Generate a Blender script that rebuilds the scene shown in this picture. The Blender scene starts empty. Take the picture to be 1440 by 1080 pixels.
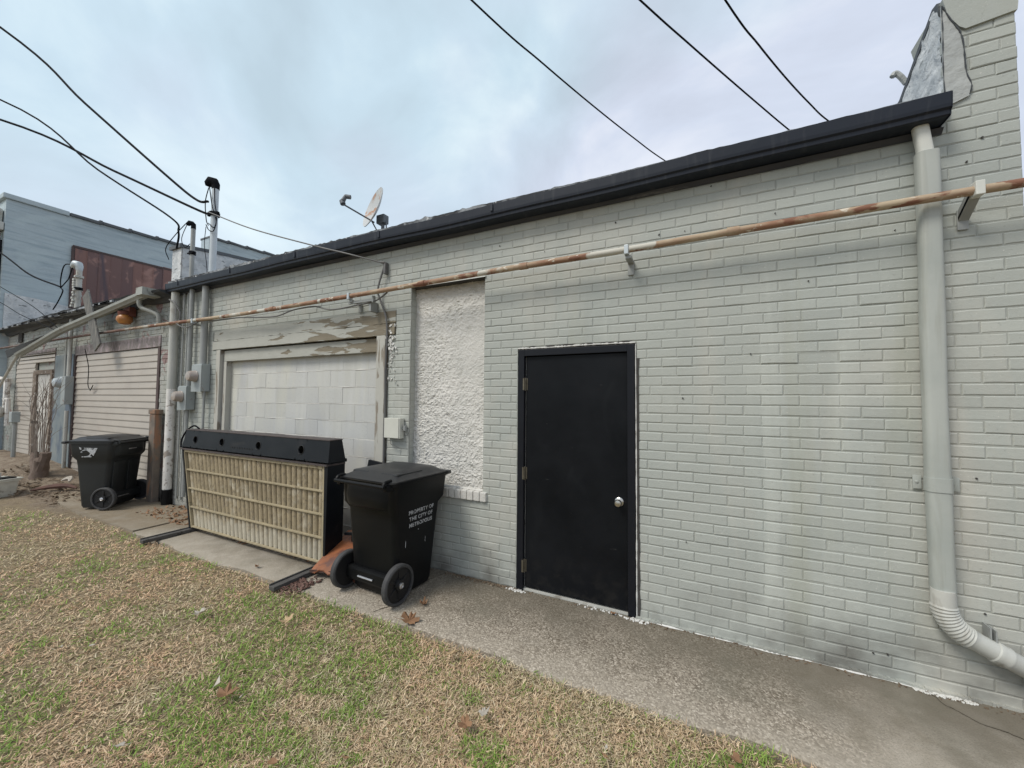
import bpy, bmesh, math, random
import numpy as np
from mathutils import Vector, Matrix, noise as mn
random.seed(7); rng = np.random.default_rng(11)
S = bpy.context.scene; COL = S.collection
# ------------------------------------------------------------------ camera
cd = bpy.data.cameras.new('camera'); cam = bpy.data.objects.new('camera', cd); COL.objects.link(cam)
yaw, pit, rol = .4545, .041227, .008641
f = Vector((-math.sin(yaw)*math.cos(pit), math.cos(yaw)*math.cos(pit), math.sin(pit)))
r = Vector((math.cos(yaw), math.sin(yaw), 0)); u = r.cross(f)
r2 = r*math.cos(rol)+u*math.sin(rol); u2 = -r*math.sin(rol)+u*math.cos(rol)
M = Matrix((r2, u2, -f)).transposed().to_4x4(); M.translation = Vector((0, -3.0, 1.58))
cam.matrix_world = M; cd.sensor_width = 36; cd.lens = 543.69/1440*36; cd.clip_end = 2000; cd.clip_start = .05
S.camera = cam
# ------------------------------------------------------------------ sky, sun, exposure
SUN_EL, SUN_ROT = math.radians(52), math.radians(212)     # overcast: light comes from behind and left of the camera
W = bpy.data.worlds.new('World'); S.world = W; W.use_nodes = True
nt = W.node_tree; N = nt.nodes; L = nt.links; N.clear()
out = N.new('ShaderNodeOutputWorld'); bg = N.new('ShaderNodeBackground'); L.new(bg.outputs[0], out.inputs[0])
sk = N.new('ShaderNodeTexSky'); sk.sky_type = 'NISHITA'; sk.sun_disc = False
sk.sun_elevation = SUN_EL; sk.sun_rotation = SUN_ROT; sk.air_density = 1.2; sk.dust_density = 3
tc = N.new('ShaderNodeTexCoord')
mp = N.new('ShaderNodeMapping'); mp.inputs['Scale'].default_value = (1, 1, 1.5); L.new(tc.outputs['Generated'], mp.inputs[0])
n1 = N.new('ShaderNodeTexNoise'); n1.inputs['Scale'].default_value = 2.1; n1.inputs['Detail'].default_value = 7; n1.inputs['Distortion'].default_value = .5
n1.inputs['Roughness'].default_value = .52
L.new(mp.outputs[0], n1.inputs['Vector'])
cr = N.new('ShaderNodeValToRGB'); L.new(n1.outputs['Fac'], cr.inputs[0])
e = cr.color_ramp.elements; e[0].position = .37; e[0].color = (.50, .56, .655, 1); e[1].position = .66; e[1].color = (.77, .82, .89, 1)
x = cr.color_ramp.elements.new(.5); x.color = (.58, .655, .77, 1)
n2 = N.new('ShaderNodeTexNoise'); n2.inputs['Scale'].default_value = 1.3; n2.inputs['Detail'].default_value = 3; L.new(tc.outputs['Generated'], n2.inputs['Vector'])
cr2 = N.new('ShaderNodeValToRGB'); L.new(n2.outputs['Fac'], cr2.inputs[0])
e = cr2.color_ramp.elements; e[0].position = .38; e[0].color = (.93, 1.03, .985, 1); e[1].position = .58; e[1].color = (1.04, 1.0, .99, 1)
mu = N.new('ShaderNodeMix'); mu.data_type = 'RGBA'; mu.blend_type = 'MULTIPLY'; mu.inputs[0].default_value = 1
L.new(cr.outputs[0], mu.inputs[6]); L.new(cr2.outputs[0], mu.inputs[7])
sc = N.new('ShaderNodeVectorMath'); sc.operation = 'SCALE'; sc.inputs['Scale'].default_value = 7.15; L.new(mu.outputs[2], sc.inputs[0])
mx = N.new('ShaderNodeMix'); mx.data_type = 'RGBA'; mx.inputs[0].default_value = .88
L.new(sk.outputs[0], mx.inputs[6]); L.new(sc.outputs[0], mx.inputs[7]); L.new(mx.outputs[2], bg.inputs[0])
bg.inputs[1].default_value = .1
sd = bpy.data.lights.new('sun', 'SUN'); sd.energy = 1.5; sd.angle = math.radians(20); sd.color = (1, .95, .87)
so = bpy.data.objects.new('sun', sd); COL.objects.link(so)
az = math.radians(212); sdir = Vector((math.sin(az)*math.cos(SUN_EL), math.cos(az)*math.cos(SUN_EL), math.sin(SUN_EL)))
so.rotation_euler = sdir.to_track_quat('Z', 'Y').to_euler(); so.location = (-6, -12, 14)
S.view_settings.view_transform = 'Standard'; S.view_settings.look = 'None'; S.view_settings.exposure = .77; S.view_settings.gamma = 1
S.view_settings.use_curve_mapping = False

# ------------------------------------------------------------------ materials
class NT:
    def __init__(s, name):
        s.m = bpy.data.materials.new(name); s.m.use_nodes = True; s.t = s.m.node_tree; s.n = s.t.nodes; s.l = s.t.links
        s.b = s.n['Principled BSDF']; s.pos = s.n.new('ShaderNodeNewGeometry').outputs['Position']
    def noise(s, scale, detail=6, dist=0., vec=None, stretch=None, rough=.55):
        v = vec or s.pos
        if stretch:
            mp = s.n.new('ShaderNodeMapping'); mp.inputs['Scale'].default_value = stretch; s.l.new(v, mp.inputs[0]); v = mp.outputs[0]
        t = s.n.new('ShaderNodeTexNoise'); t.inputs['Scale'].default_value = scale; t.inputs['Detail'].default_value = detail
        t.inputs['Distortion'].default_value = dist; t.inputs['Roughness'].default_value = rough; s.l.new(v, t.inputs['Vector']); return t.outputs['Fac']
    def vor(s, scale, feat='F1', out='Distance', vec=None, rand=1):
        t = s.n.new('ShaderNodeTexVoronoi'); t.feature = feat; t.inputs['Scale'].default_value = scale; t.inputs['Randomness'].default_value = rand
        s.l.new(vec or s.pos, t.inputs['Vector']); return t.outputs[out]
    def rng(s, v, a, b, c=0., d=1.):
        t = s.n.new('ShaderNodeMapRange'); s.l.new(v, t.inputs[0])
        for i, k in enumerate((a, b, c, d)): t.inputs[1+i].default_value = k
        return t.outputs[0]
    def math(s, op, a, b=None):
        t = s.n.new('ShaderNodeMath'); t.operation = op
        for i, k in enumerate((a, b)):
            if k is None: continue
            if isinstance(k, (int, float)): t.inputs[i].default_value = k
            else: s.l.new(k, t.inputs[i])
        return t.outputs[0]
    def xyz(s):
        t = s.n.new('ShaderNodeSeparateXYZ'); s.l.new(s.pos, t.inputs[0]); return t.outputs
    def mix(s, fac, a, b, mode='MIX'):
        t = s.n.new('ShaderNodeMix'); t.data_type = 'RGBA'; t.blend_type = mode
        for i, k in ((0, fac), (6, a), (7, b)):
            if isinstance(k, (int, float)): t.inputs[i].default_value = k
            elif isinstance(k, tuple): t.inputs[i].default_value = (*k[:3], 1)
            else: s.l.new(k, t.inputs[i])
        return t.outputs[2]
    def done(s, col, rough=.7, metal=0, bump=None, strength=.4, dist=.003, spec=None):
        if isinstance(col, tuple): s.b.inputs['Base Color'].default_value = (*col, 1)
        else: s.l.new(col, s.b.inputs['Base Color'])
        if isinstance(rough, (int, float)): s.b.inputs['Roughness'].default_value = rough
        else: s.l.new(rough, s.b.inputs['Roughness'])
        s.b.inputs['Metallic'].default_value = metal
        if spec is not None: s.b.inputs['Specular IOR Level'].default_value = spec
        if bump is not None:
            t = s.n.new('ShaderNodeBump'); t.inputs['Strength'].default_value = strength; t.inputs['Distance'].default_value = dist
            s.l.new(bump, t.inputs['Height']); s.l.new(t.outputs[0], s.b.inputs['Normal'])
        return s.m
def simple(name, c1, c2, scale=6, rough=.7, metal=0, bscale=80, strength=.3, dist=.002, c3=None, s3=5, lo=.6, hi=.66, st3=None, spec=None):
    t = NT(name); c = t.mix(t.rng(t.noise(scale, 6), .3, .7), c1, c2)
    if c3: c = t.mix(t.rng(t.noise(s3, 8, .4, stretch=st3), lo, hi), c, c3)
    return t.done(c, rough, metal, t.noise(bscale, 5), strength, dist, spec)

def brick_paint(name, base, cool, warm, dirt=.5, peel=None):
    t = NT(name); X, Y, Z = t.xyz()
    c = t.mix(t.rng(t.noise(.9, 4), .35, .65), base, cool)
    c = t.mix(t.math('MULTIPLY', t.rng(t.noise(1.3, 5, 1., stretch=(1, 1, .35)), .5, .72), .75), c, warm)
    bm = t.n.new('ShaderNodeObjectInfo'); 
    c = t.mix(.10, c, t.mix(bm.outputs['Random'], (.2, .2, .2), (.8, .8, .8)), 'OVERLAY')
    c = t.mix(t.math('MULTIPLY', t.rng(t.noise(2.6, 7, .4, stretch=(1.6, 1, .13)), .56, .72), .38), c, tuple(min(k*1.28, .62) for k in base))
    c = t.mix(t.math('MULTIPLY', t.rng(t.noise(1.9, 7, .4, stretch=(1.6, 1, .16)), .58, .72), .4), c, (base[0]*.80, base[1]*.79, base[2]*.70))
    c = t.mix(t.math('MULTIPLY', t.rng(t.noise(7, 7, .3, stretch=(1, 1, .12)), .55, .8), .35), c, tuple(k*.72 for k in base))
    c = t.mix(t.math('MULTIPLY', t.rng(t.noise(55, 4), .62, .74), .5), c, tuple(k*.6 for k in base))
    c = t.mix(t.math('MULTIPLY', t.rng(t.noise(90, 3, .2), .66, .72), .6), c, (.62, .60, .55))
    # splash grime near the ground with a ragged upper limit
    g = t.math('MULTIPLY', t.rng(t.math('ADD', Z, t.rng(t.noise(5, 6), .2, .8, -.18, .18)), .02, .38, 1, 0), t.rng(t.noise(2.2, 4), .42, .62))
    c = t.mix(t.math('MULTIPLY', g, dirt), c, (.14, .135, .12))
    if peel:
        c = t.mix(t.rng(t.noise(3.3, 9, .6), peel[0], peel[0]+.03), c, peel[1])
    h = t.math('ADD', t.noise(38, 6), t.math('MULTIPLY', t.noise(170, 4), .5))
    return t.done(c, .62, 0, h, .55, .003, .35)
MATS = {}
MATS['brick'] = brick_paint('painted_brick', (.405, .418, .382), (.36, .382, .355), (.47, .452, .40), .85)
MATS['mortar'] = brick_paint('painted_mortar', (.35, .36, .325), (.27, .285, .265), (.42, .405, .35), .8)
MATS['brick_far'] = brick_paint('painted_brick_weathered', (.36, .37, .335), (.27, .29, .28), (.44, .41, .38), .8, (.60, (.25, .17, .16)))
MATS['block'] = brick_paint('painted_block', (.52, .52, .49), (.46, .465, .455), (.60, .585, .48), .5)
t = NT('stucco_white'); c = t.mix(t.rng(t.noise(2.5, 6), .35, .65), (.62, .60, .56), (.53, .52, .485))
c = t.mix(t.math('MULTIPLY', t.rng(t.noise(14, 8, .5), .56, .68), .5), c, (.38, .375, .33))
MATS['stucco'] = t.done(c, .75, 0, t.math('ADD', t.noise(45, 8, .4), t.noise(130, 4)), .7, .006)
t = NT('peeling_wood')
w = t.noise(3.5, 9, .6, stretch=(.7, 1, 3.5)); wc = t.mix(t.noise(30, 6, stretch=(.1, 1, 2)), (.13, .105, .07), (.27, .24, .18))
X, Y, Z = t.xyz()
thr = t.math('ADD', w, t.math('MULTIPLY', t.rng(X, -4.6, -2.9, -.35, 1), .15))
pc = t.mix(t.noise(6, 5), (.43, .43, .39), (.34, .34, .30))
pk = t.rng(thr, .565, .585)
MATS['peel'] = t.done(t.mix(pk, pc, wc), .8, 0, t.math('ADD', t.math('MULTIPLY', pk, -.6), t.math('MULTIPLY', t.noise(60, 6, stretch=(.15, 1, 1)), .5)), .9, .006)
t = NT('worn_jamb'); w = t.noise(5, 9, .5, stretch=(3.5, 1, .35)); pk = t.rng(w, .56, .59)
wc = t.mix(t.noise(30, 6, stretch=(3, 1, .1)), (.17, .14, .11), (.30, .27, .22))
MATS['jamb'] = t.done(t.mix(pk, t.mix(t.noise(8, 5), (.46, .45, .40), (.39, .385, .35)), wc), .8, 0, t.math('ADD', t.math('MULTIPLY', pk, -.6), t.math('MULTIPLY', t.noise(60, 6, stretch=(1, 1, .1)), .5)), .8, .004)
t = NT('rusty_pipe_paint'); X, Y, Z = t.xyz()
a = t.math('ADD', t.math('MULTIPLY', t.noise(1.6, 3, stretch=(1, .3, .3)), .75), t.math('MULTIPLY', t.noise(9, 8, .4, stretch=(.6, 1.6, 1.6)), .45))
c = t.mix(t.rng(a, .49, .66), (.40, .32, .22), (.26, .14, .085)); c = t.mix(t.rng(t.noise(6.5, 10, .5, stretch=(.6, 1.5, 1.5)), .54, .58), c, (.19, .085, .05)); c = t.mix(t.rng(t.noise(22, 8, .4, stretch=(.6, 1, 1)), .62, .66), c, (.55, .49, .40))
c = t.mix(t.rng(t.noise(2.3, 8, .5, stretch=(1, .5, .5)), .57, .60), c, (.50, .48, .42))
c = t.mix(t.rng(X, -7.2, -9.2, 0, .85), c, (.10, .055, .05))
MATS['pipe'] = t.done(c, .75, .0, t.noise(70, 8), .5, .002)
t = NT('spout_paint'); c = t.mix(t.rng(t.noise(3, 6), .35, .65), (.40, .415, .385), (.34, .36, .335))
c = t.mix(t.math('MULTIPLY', t.rng(t.noise(9, 8, .6, stretch=(1.5, 1.5, .12)), .50, .70), .55), c, (.25, .245, .20))
c = t.mix(t.rng(t.noise(11, 9, .4), .69, .71), c, (.13, .07, .04))
MATS['spout'] = t.done(c, .5, 0, t.noise(30, 6), .25, .002)
MATS['spout_light'] = simple('spout_neck', (.62, .62, .57), (.55, .56, .52), rough=.5)
MATS['pvc'] = simple('pvc_pipe', (.40, .41, .38), (.50, .49, .45), 3, .5, c3=(.28, .26, .22), s3=9, st3=(1, 1, .4), lo=.55, hi=.7)
MATS['pvc_white'] = simple('pvc_flaking', (.72, .70, .67), (.60, .58, .54), 8, .55, c3=(.33, .29, .25), s3=14, lo=.55, hi=.6)
MATS['conduit'] = simple('conduit_grey', (.33, .34, .33), (.26, .27, .26), 5, .55, .2)
MATS['conduit_light'] = simple('conduit_zinc', (.52, .56, .58), (.43, .47, .49), 5, .45, .3)
MATS['box_grey'] = simple('meter_box_grey', (.34, .37, .37), (.28, .31, .31), 5, .55, .1, c3=(.22, .13, .10), s3=9, lo=.66, hi=.72)
MATS['box_cream'] = simple('cream_box', (.60, .60, .53), (.54, .54, .48), 5, .5)
MATS['glass_meter'] = simple('meter_glass_dirty', (.36, .32, .28), (.30, .25, .22), 20, .25)
MATS['gutter'] = simple('gutter_dark', (.009, .013, .022), (.014, .018, .028), 3, .48, 0, c3=(.04, .044, .052), s3=9, lo=.55, hi=.8, st3=(2.5, 1, .35), bscale=12, strength=.2, dist=.004, spec=.3)
MATS['gutter_old'] = simple('gutter_old_paint', (.34, .35, .32), (.26, .27, .25), 3, .6, 0, c3=(.18, .15, .12), s3=8, lo=.62, hi=.7, st3=(.4, 1, 1))
MATS['fascia'] = simple('fascia_dark', (.03, .032, .042), (.05, .052, .062), 3, .6, c3=(.13, .13, .13), s3=10, st3=(.2, 1, 1), lo=.63, hi=.7)
t = NT('roof_tar'); c = t.mix(t.rng(t.noise(9, 8, .5, stretch=(.5, 1, 1)), .45, .58), (.035, .037, .042), (.30, .32, .34))
c = t.mix(t.rng(t.noise(17, 8, .5), .62, .68), c, (.6, .61, .62)); MATS['tar'] = t.done(c, .6, 0, t.noise(25, 8), .8, .012)
t = NT('silver_coating'); c = t.mix(t.rng(t.noise(5, 8, .5), .40, .60), (.60, .61, .61), (.44, .46, .47))
c = t.mix(t.rng(t.noise(8, 9, .8, stretch=(1, 1, 1.6)), .60, .68), c, (.16, .17, .17)); MATS['silver'] = t.done(c, .55, .1, t.noise(18, 9, .4), .9, .02)
MATS['flash'] = simple('flashing_grey', (.38, .39, .375), (.31, .325, .32), 4, .6, c3=(.16, .17, .17), s3=6, lo=.60, hi=.75, bscale=9, strength=.9, dist=.02)
MATS['tar_black'] = simple('tar_black', (.03, .035, .04), (.05, .055, .06), 10, .6, bscale=40, strength=.8, dist=.006)
t = NT('door_black_paint'); X, Y, Z = t.xyz(); c = t.mix(t.rng(t.noise(2.2, 6), .35, .65), (.0032, .004, .0056), (.0075, .0085, .0105))
c = t.mix(t.math('MULTIPLY', t.rng(t.noise(4, 9, .7, stretch=(1.5, 1, .5)), .60, .75), .18), c, (.022, .024, .026))
c = t.mix(t.math('MULTIPLY', t.math('MULTIPLY', t.rng(Z, .35, .03), t.rng(t.noise(12, 8, .4), .48, .66)), .4), c, (.03, .028, .025))
c = t.mix(t.rng(t.noise(26, 9, .2, stretch=(.35, 1, 2.2)), .74, .75), c, (.05, .05, .048))
MATS['door'] = t.done(c, t.rng(t.noise(5, 7, .5), .35, .7, .34, .52), 0, t.math('ADD', t.noise(3, 4), t.math('MULTIPLY', t.noise(60, 4), .25)), .22, .003, .16)
MATS['door_frame'] = simple('frame_black_paint', (.005, .006, .009), (.009, .010, .014), 4, .4, 0, bscale=40, strength=.12, dist=.001, c3=(.05, .05, .05), s3=40, lo=.72, hi=.76, spec=.25)
MATS['knob'] = simple('satin_nickel', (.62, .60, .56), (.52, .5, .46), 9, .28, 1.)
MATS['hinge'] = simple('tarnished_brass', (.17, .15, .11), (.11, .095, .07), 30, .5, .6)
MATS['caulk'] = simple('white_caulk', (.68, .67, .64), (.56, .55, .52), 30, .8, bscale=60, strength=.8, dist=.004)
MATS['crack'] = simple('crack_dirt', (.07, .06, .045), (.13, .115, .09), 40, .95)
MATS['void'] = simple('dark_gap', (.035, .033, .03), (.06, .055, .05), 20, .9)
MATS['plastic'] = simple('bin_black_plastic', (.0045, .0048, .0055), (.008, .0085, .009), 3, .40, 0, bscale=120, strength=.15, dist=.001, c3=(.02, .018, .016), s3=3.2, lo=.62, hi=.8, spec=.17)
MATS['plastic_b'] = simple('bin_dusty_plastic', (.010, .012, .013), (.017, .019, .020), 3, .5, 0, bscale=120, strength=.15, dist=.001, c3=(.05, .052, .045), s3=3.2, lo=.6, hi=.8)
MATS['lid'] = simple('bin_lid_plastic', (.013, .014, .016), (.022, .023, .025), 5, .42, 0, bscale=90, strength=.3, dist=.002, c3=(.07, .068, .064), s3=4, lo=.6, hi=.8)
MATS['tyre'] = simple('tyre_rubber', (.035, .035, .037), (.055, .054, .054), 20, .75, bscale=60, strength=.4)
MATS['hub'] = simple('wheel_hub', (.004, .004, .005), (.008, .008, .009), 5, .6)
MATS['axle'] = simple('zinc_axle', (.62, .62, .64), (.45, .45, .46), 20, .35, .9)
MATS['white_ink'] = simple('white_stencil', (.50, .51, .52), (.34, .35, .36), 25, .6, c3=(.05, .05, .055), s3=45, lo=.55, hi=.62)
t = NT('dusty_tube'); c = t.mix(t.rng(t.noise(4, 6), .35, .65), (.35, .285, .18), (.265, .215, .135))
c = t.mix(t.rng(t.noise(55, 6, .4, stretch=(1, 1, .5)), .5, .68), c, (.17, .14, .10)); c = t.mix(t.rng(t.noise(5, 7, .4), .57, .7), c, (.47, .42, .32))
X, Y, Z = t.xyz(); c = t.mix(t.rng(t.math('ADD', Z, t.rng(t.noise(12, 5), .3, .7, -.08, .08)), .16, .30, .55, 0), c, (.55, .52, .43))
MATS['tube'] = t.done(c, .85, 0, t.noise(120, 6), .6, .003)
MATS['bar'] = simple('dusty_frame_metal', (.36, .30, .19), (.27, .23, .15), 9, .75, c3=(.14, .11, .07), s3=14, lo=.6, hi=.7)
MATS['steel_black'] = simple('black_steel', (.006, .008, .011), (.013, .015, .018), 4, .45, 0, c3=(.03, .028, .028), s3=5, st3=(.4, 1, 1), lo=.6, hi=.75, bscale=40, strength=.25, spec=.2)
MATS['steel_worn'] = simple('worn_steel_edge', (.10, .075, .07), (.05, .045, .045), 20, .6, .2)
MATS['rail'] = simple('weathered_rail', (.055, .052, .05), (.09, .085, .08), 14, .8, c3=(.035, .033, .03), s3=20)
MATS['rust'] = simple('orange_rust_sheet', (.30, .10, .035), (.19, .07, .032), 6, .5, .0, c3=(.12, .05, .035), s3=10, lo=.52, hi=.66, bscale=50, strength=.4)
MATS['rust_dark'] = simple('dark_rust', (.10, .055, .045), (.15, .08, .06), 12, .8, bscale=40, strength=.8, dist=.005)
MATS['siding'] = simple('vinyl_siding', (.43, .39, .34), (.375, .34, .298), 2, .55, 0, c3=(.36, .31, .27), s3=5, lo=.58, hi=.75, st3=(.4, 1, 1))
MATS['siding_trim'] = simple('siding_trim_brown', (.085, .055, .05), (.06, .04, .038), 6, .7)
MATS['board_grey'] = simple('weathered_board', (.27, .235, .225), (.17, .15, .145), 25, .85, c3=(.36, .30, .31), s3=12, lo=.5, hi=.6, st3=(1, 1, .5), bscale=60, strength=.8)
MATS['plank'] = simple('grey_plank', (.16, .155, .145), (.10, .10, .095), 12, .85, c3=(.24, .23, .2), s3=12, st3=(2, 1, .2), lo=.55, hi=.65)
MATS['post'] = simple('rusty_post', (.20, .16, .125), (.11, .095, .08), 6, .8, c3=(.27, .145, .085), s3=7, lo=.5, hi=.6, st3=(1, 1, .4))
t = NT('blue_painted_brick'); c = t.mix(t.rng(t.noise(1.2, 6), .3, .7), (.42, .495, .525), (.37, .44, .475))
c = t.mix(t.math('MULTIPLY', t.rng(t.noise(1.0, 5, stretch=(1, .7, 12)), .5, .62), .55), c, (.24, .31, .35)); c = t.mix(t.math('MULTIPLY', t.rng(t.noise(1.6, 8, .5, stretch=(1, 1, 2.2)), .52, .62), .6), c, (.45, .53, .55))
MATS['blue'] = t.done(c, .75, 0, t.math('ADD', t.noise(8, 6), t.noise(1.5, 4, stretch=(1, 1, 10))), .5, .02)
MATS['coping_light'] = simple('coping_blue', (.43, .50, .53), (.36, .43, .46), 3, .6)
MATS['coping_dark'] = simple('coping_tile_dark', (.075, .085, .095), (.12, .13, .14), 3, .7)
t = NT('rusty_red_sheet'); oi = t.n.new('ShaderNodeObjectInfo'); c = t.mix(oi.outputs['Random'], (.115, .07, .07), (.21, .11, .09))
c = t.mix(t.rng(t.noise(2.6, 9, .5, stretch=(1, 1, .7)), .52, .60), c, (.30, .17, .14)); c = t.mix(t.rng(t.noise(1.7, 7, .3, stretch=(1, 2, .3)), .55, .68), c, (.085, .06, .07))
MATS['sheet_red'] = t.done(c, .7, 0, t.noise(9, 6), .5, .01)
MATS['pilaster'] = simple('stained_pilaster', (.24, .26, .25), (.13, .17, .20), 2.0, .75, c3=(.10, .13, .17), s3=2.2, lo=.50, hi=.60, st3=(1, 1, .6))
MATS['white_door'] = simple('white_door_paint', (.62, .60, .56), (.50, .48, .44), 4, .6, c3=(.30, .26, .22), s3=10, lo=.6, hi=.68)
MATS['old_frame'] = simple('brown_door_frame', (.22, .17, .13), (.15, .115, .09), 10, .8, c3=(.42, .39, .35), s3=12, lo=.55, hi=.62)
MATS['cable'] = simple('black_cable', (.006, .007, .009), (.011, .012, .015), 4, .85, spec=.1)
MATS['cable_grey'] = simple('grey_cable', (.10, .10, .10), (.15, .145, .14), 4, .6)
MATS['dish'] = simple('dish_grey', (.50, .51, .50), (.42, .43, .43), 5, .5, c3=(.36, .20, .12), s3=6.5, lo=.57, hi=.64)
MATS['dish_metal'] = simple('dish_bracket', (.14, .15, .16), (.09, .10, .11), 20, .6, .3)
MATS['lamp_globe'] = simple('orange_globe', (.46, .20, .05), (.32, .12, .035), 9, .35)
MATS['lamp_base'] = simple('rusty_lamp_base', (.17, .05, .03), (.10, .035, .025), 20, .7)
MATS['bark'] = simple('shrub_bark', (.17, .125, .10), (.11, .08, .062), 20, .9, bscale=60, strength=.8, dist=.006)
MATS['twig'] = simple('bare_twig', (.22, .18, .15), (.14, .11, .09), 20, .85)
MATS['jug'] = simple('white_bucket', (.64, .64, .58), (.50, .50, .45), 12, .5, c3=(.30, .28, .24), s3=14, lo=.6, hi=.7)
MATS['mulch'] = simple('dark_mulch', (.10, .07, .045), (.20, .145, .095), 40, .9, c3=(.42, .36, .28), s3=30, lo=.62, hi=.66)
MATS['leaf_brown'] = simple('leaf_brown', (.27, .15, .075), (.18, .095, .05), 30, .75)
MATS['leaf_tan'] = simple('leaf_tan', (.46, .34, .20), (.36, .24, .13), 30, .75)
MATS['leaf_pale'] = simple('leaf_pale', (.46, .42, .36), (.34, .30, .25), 30, .75)
# ground cover materials
t = NT('thatch_soil'); c = t.mix(t.rng(t.noise(18, 8, .5), .38, .62), (.21, .16, .095), (.31, .245, .15))
c = t.mix(t.rng(t.noise(130, 5, .4), .5, .62), c, (.11, .08, .045)); 
X, Y, Z = t.xyz()
dm = t.math('MULTIPLY', t.rng(t.math('ADD', X, t.rng(t.noise(2, 5), .2, .8, -.9, .9)), -6.6, -7.8), t.rng(t.math('ADD', Y, t.rng(t.noise(3, 5), .2, .8, -.35, .35)), -1.15, -.75))
dc = t.mix(t.rng(t.noise(9, 8, .6), .4, .62), (.17, .125, .085), (.26, .21, .155)); dc = t.mix(t.rng(t.noise(30, 6, .6), .6, .66), dc, (.07, .05, .04))
MATS['soil'] = t.done(t.mix(dm, c, dc), .95, 0, t.math('ADD', t.noise(40, 8), t.noise(150, 5)), .9, .015)
t = NT('aggregate_concrete'); X, Y, Z = t.xyz()
peb = t.vor(115, out='Color'); hs = t.n.new('ShaderNodeSeparateColor'); t.l.new(peb, hs.inputs[0])
pc = t.n.new('ShaderNodeValToRGB'); t.l.new(hs.outputs[0], pc.inputs[0]); E_ = pc.color_ramp.elements
E_[0].color = (.10, .078, .055, 1); E_[1].color = (.48, .425, .355, 1); E_[1].position = 1
for p_, c_ in ((.3, (.165, .137, .105, 1)), (.6, (.255, .218, .17, 1)), (.85, (.33, .285, .23, 1))): k = E_.new(p_); k.color = c_
cem = t.mix(t.rng(t.noise(7, 7, .4), .38, .62), (.235, .205, .16), (.32, .285, .235)); cem = t.mix(t.math('MULTIPLY', t.rng(t.noise(160, 3), .5, .65), .55), cem, (.13, .115, .09))
expo = t.rng(t.math('ADD', X, t.rng(t.noise(2.5, 5), .2, .8, -.5, .5)), .9, .35)
expo = t.math('MULTIPLY', expo, t.rng(t.math('ADD', X, t.rng(t.noise(2.5, 5), .2, .8, -.5, .5)), -3.3, -2.6, .15, 1))
c = t.mix(t.math('MULTIPLY', expo, t.rng(t.noise(6, 5), .3, .6, .55, 1)), cem, pc.outputs[0])
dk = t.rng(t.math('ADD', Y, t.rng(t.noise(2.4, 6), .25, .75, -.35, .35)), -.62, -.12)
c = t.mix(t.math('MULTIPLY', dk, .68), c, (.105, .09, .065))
c = t.mix(t.math('MULTIPLY', t.rng(t.noise(1.5, 6, .6), .52, .66), .35), c, (.13, .12, .09))
# bare cement edge, pale
c = t.mix(t.math('MULTIPLY', t.rng(t.math('ADD', Y, t.rng(t.noise(5, 5), .3, .7, -.08, .08)), -.55, -.80), .3), c, (.40, .355, .29))
dl = t.rng(t.math('ADD', t.math('ADD', X, t.math('MULTIPLY', Y, -1.2)), t.rng(t.noise(2.5, 6), .2, .8, -.8, .8)), -4.6, -5.6)
c = t.mix(t.math('MULTIPLY', dl, t.rng(t.noise(5, 6), .35, .55, .45, .95)), c, t.mix(t.noise(22, 7), (.15, .115, .075), (.26, .21, .145)))
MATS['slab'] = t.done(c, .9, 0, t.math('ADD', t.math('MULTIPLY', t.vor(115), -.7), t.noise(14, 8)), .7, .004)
t = NT('grass_blades'); at = t.n.new('ShaderNodeAttribute'); at.attribute_name = 'col'
tr = t.n.new('ShaderNodeBsdfTranslucent'); ms = t.n.new('ShaderNodeMixShader'); ms.inputs[0].default_value = .25
t.done(at.outputs['Color'], .7, spec=.25); t.l.new(at.outputs['Color'], tr.inputs[0]); t.l.new(t.b.outputs[0], ms.inputs[1]); t.l.new(tr.outputs[0], ms.inputs[2])
t.l.new(ms.outputs[0], t.n['Material Output'].inputs[0]); MATS['grass'] = t.m

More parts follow.
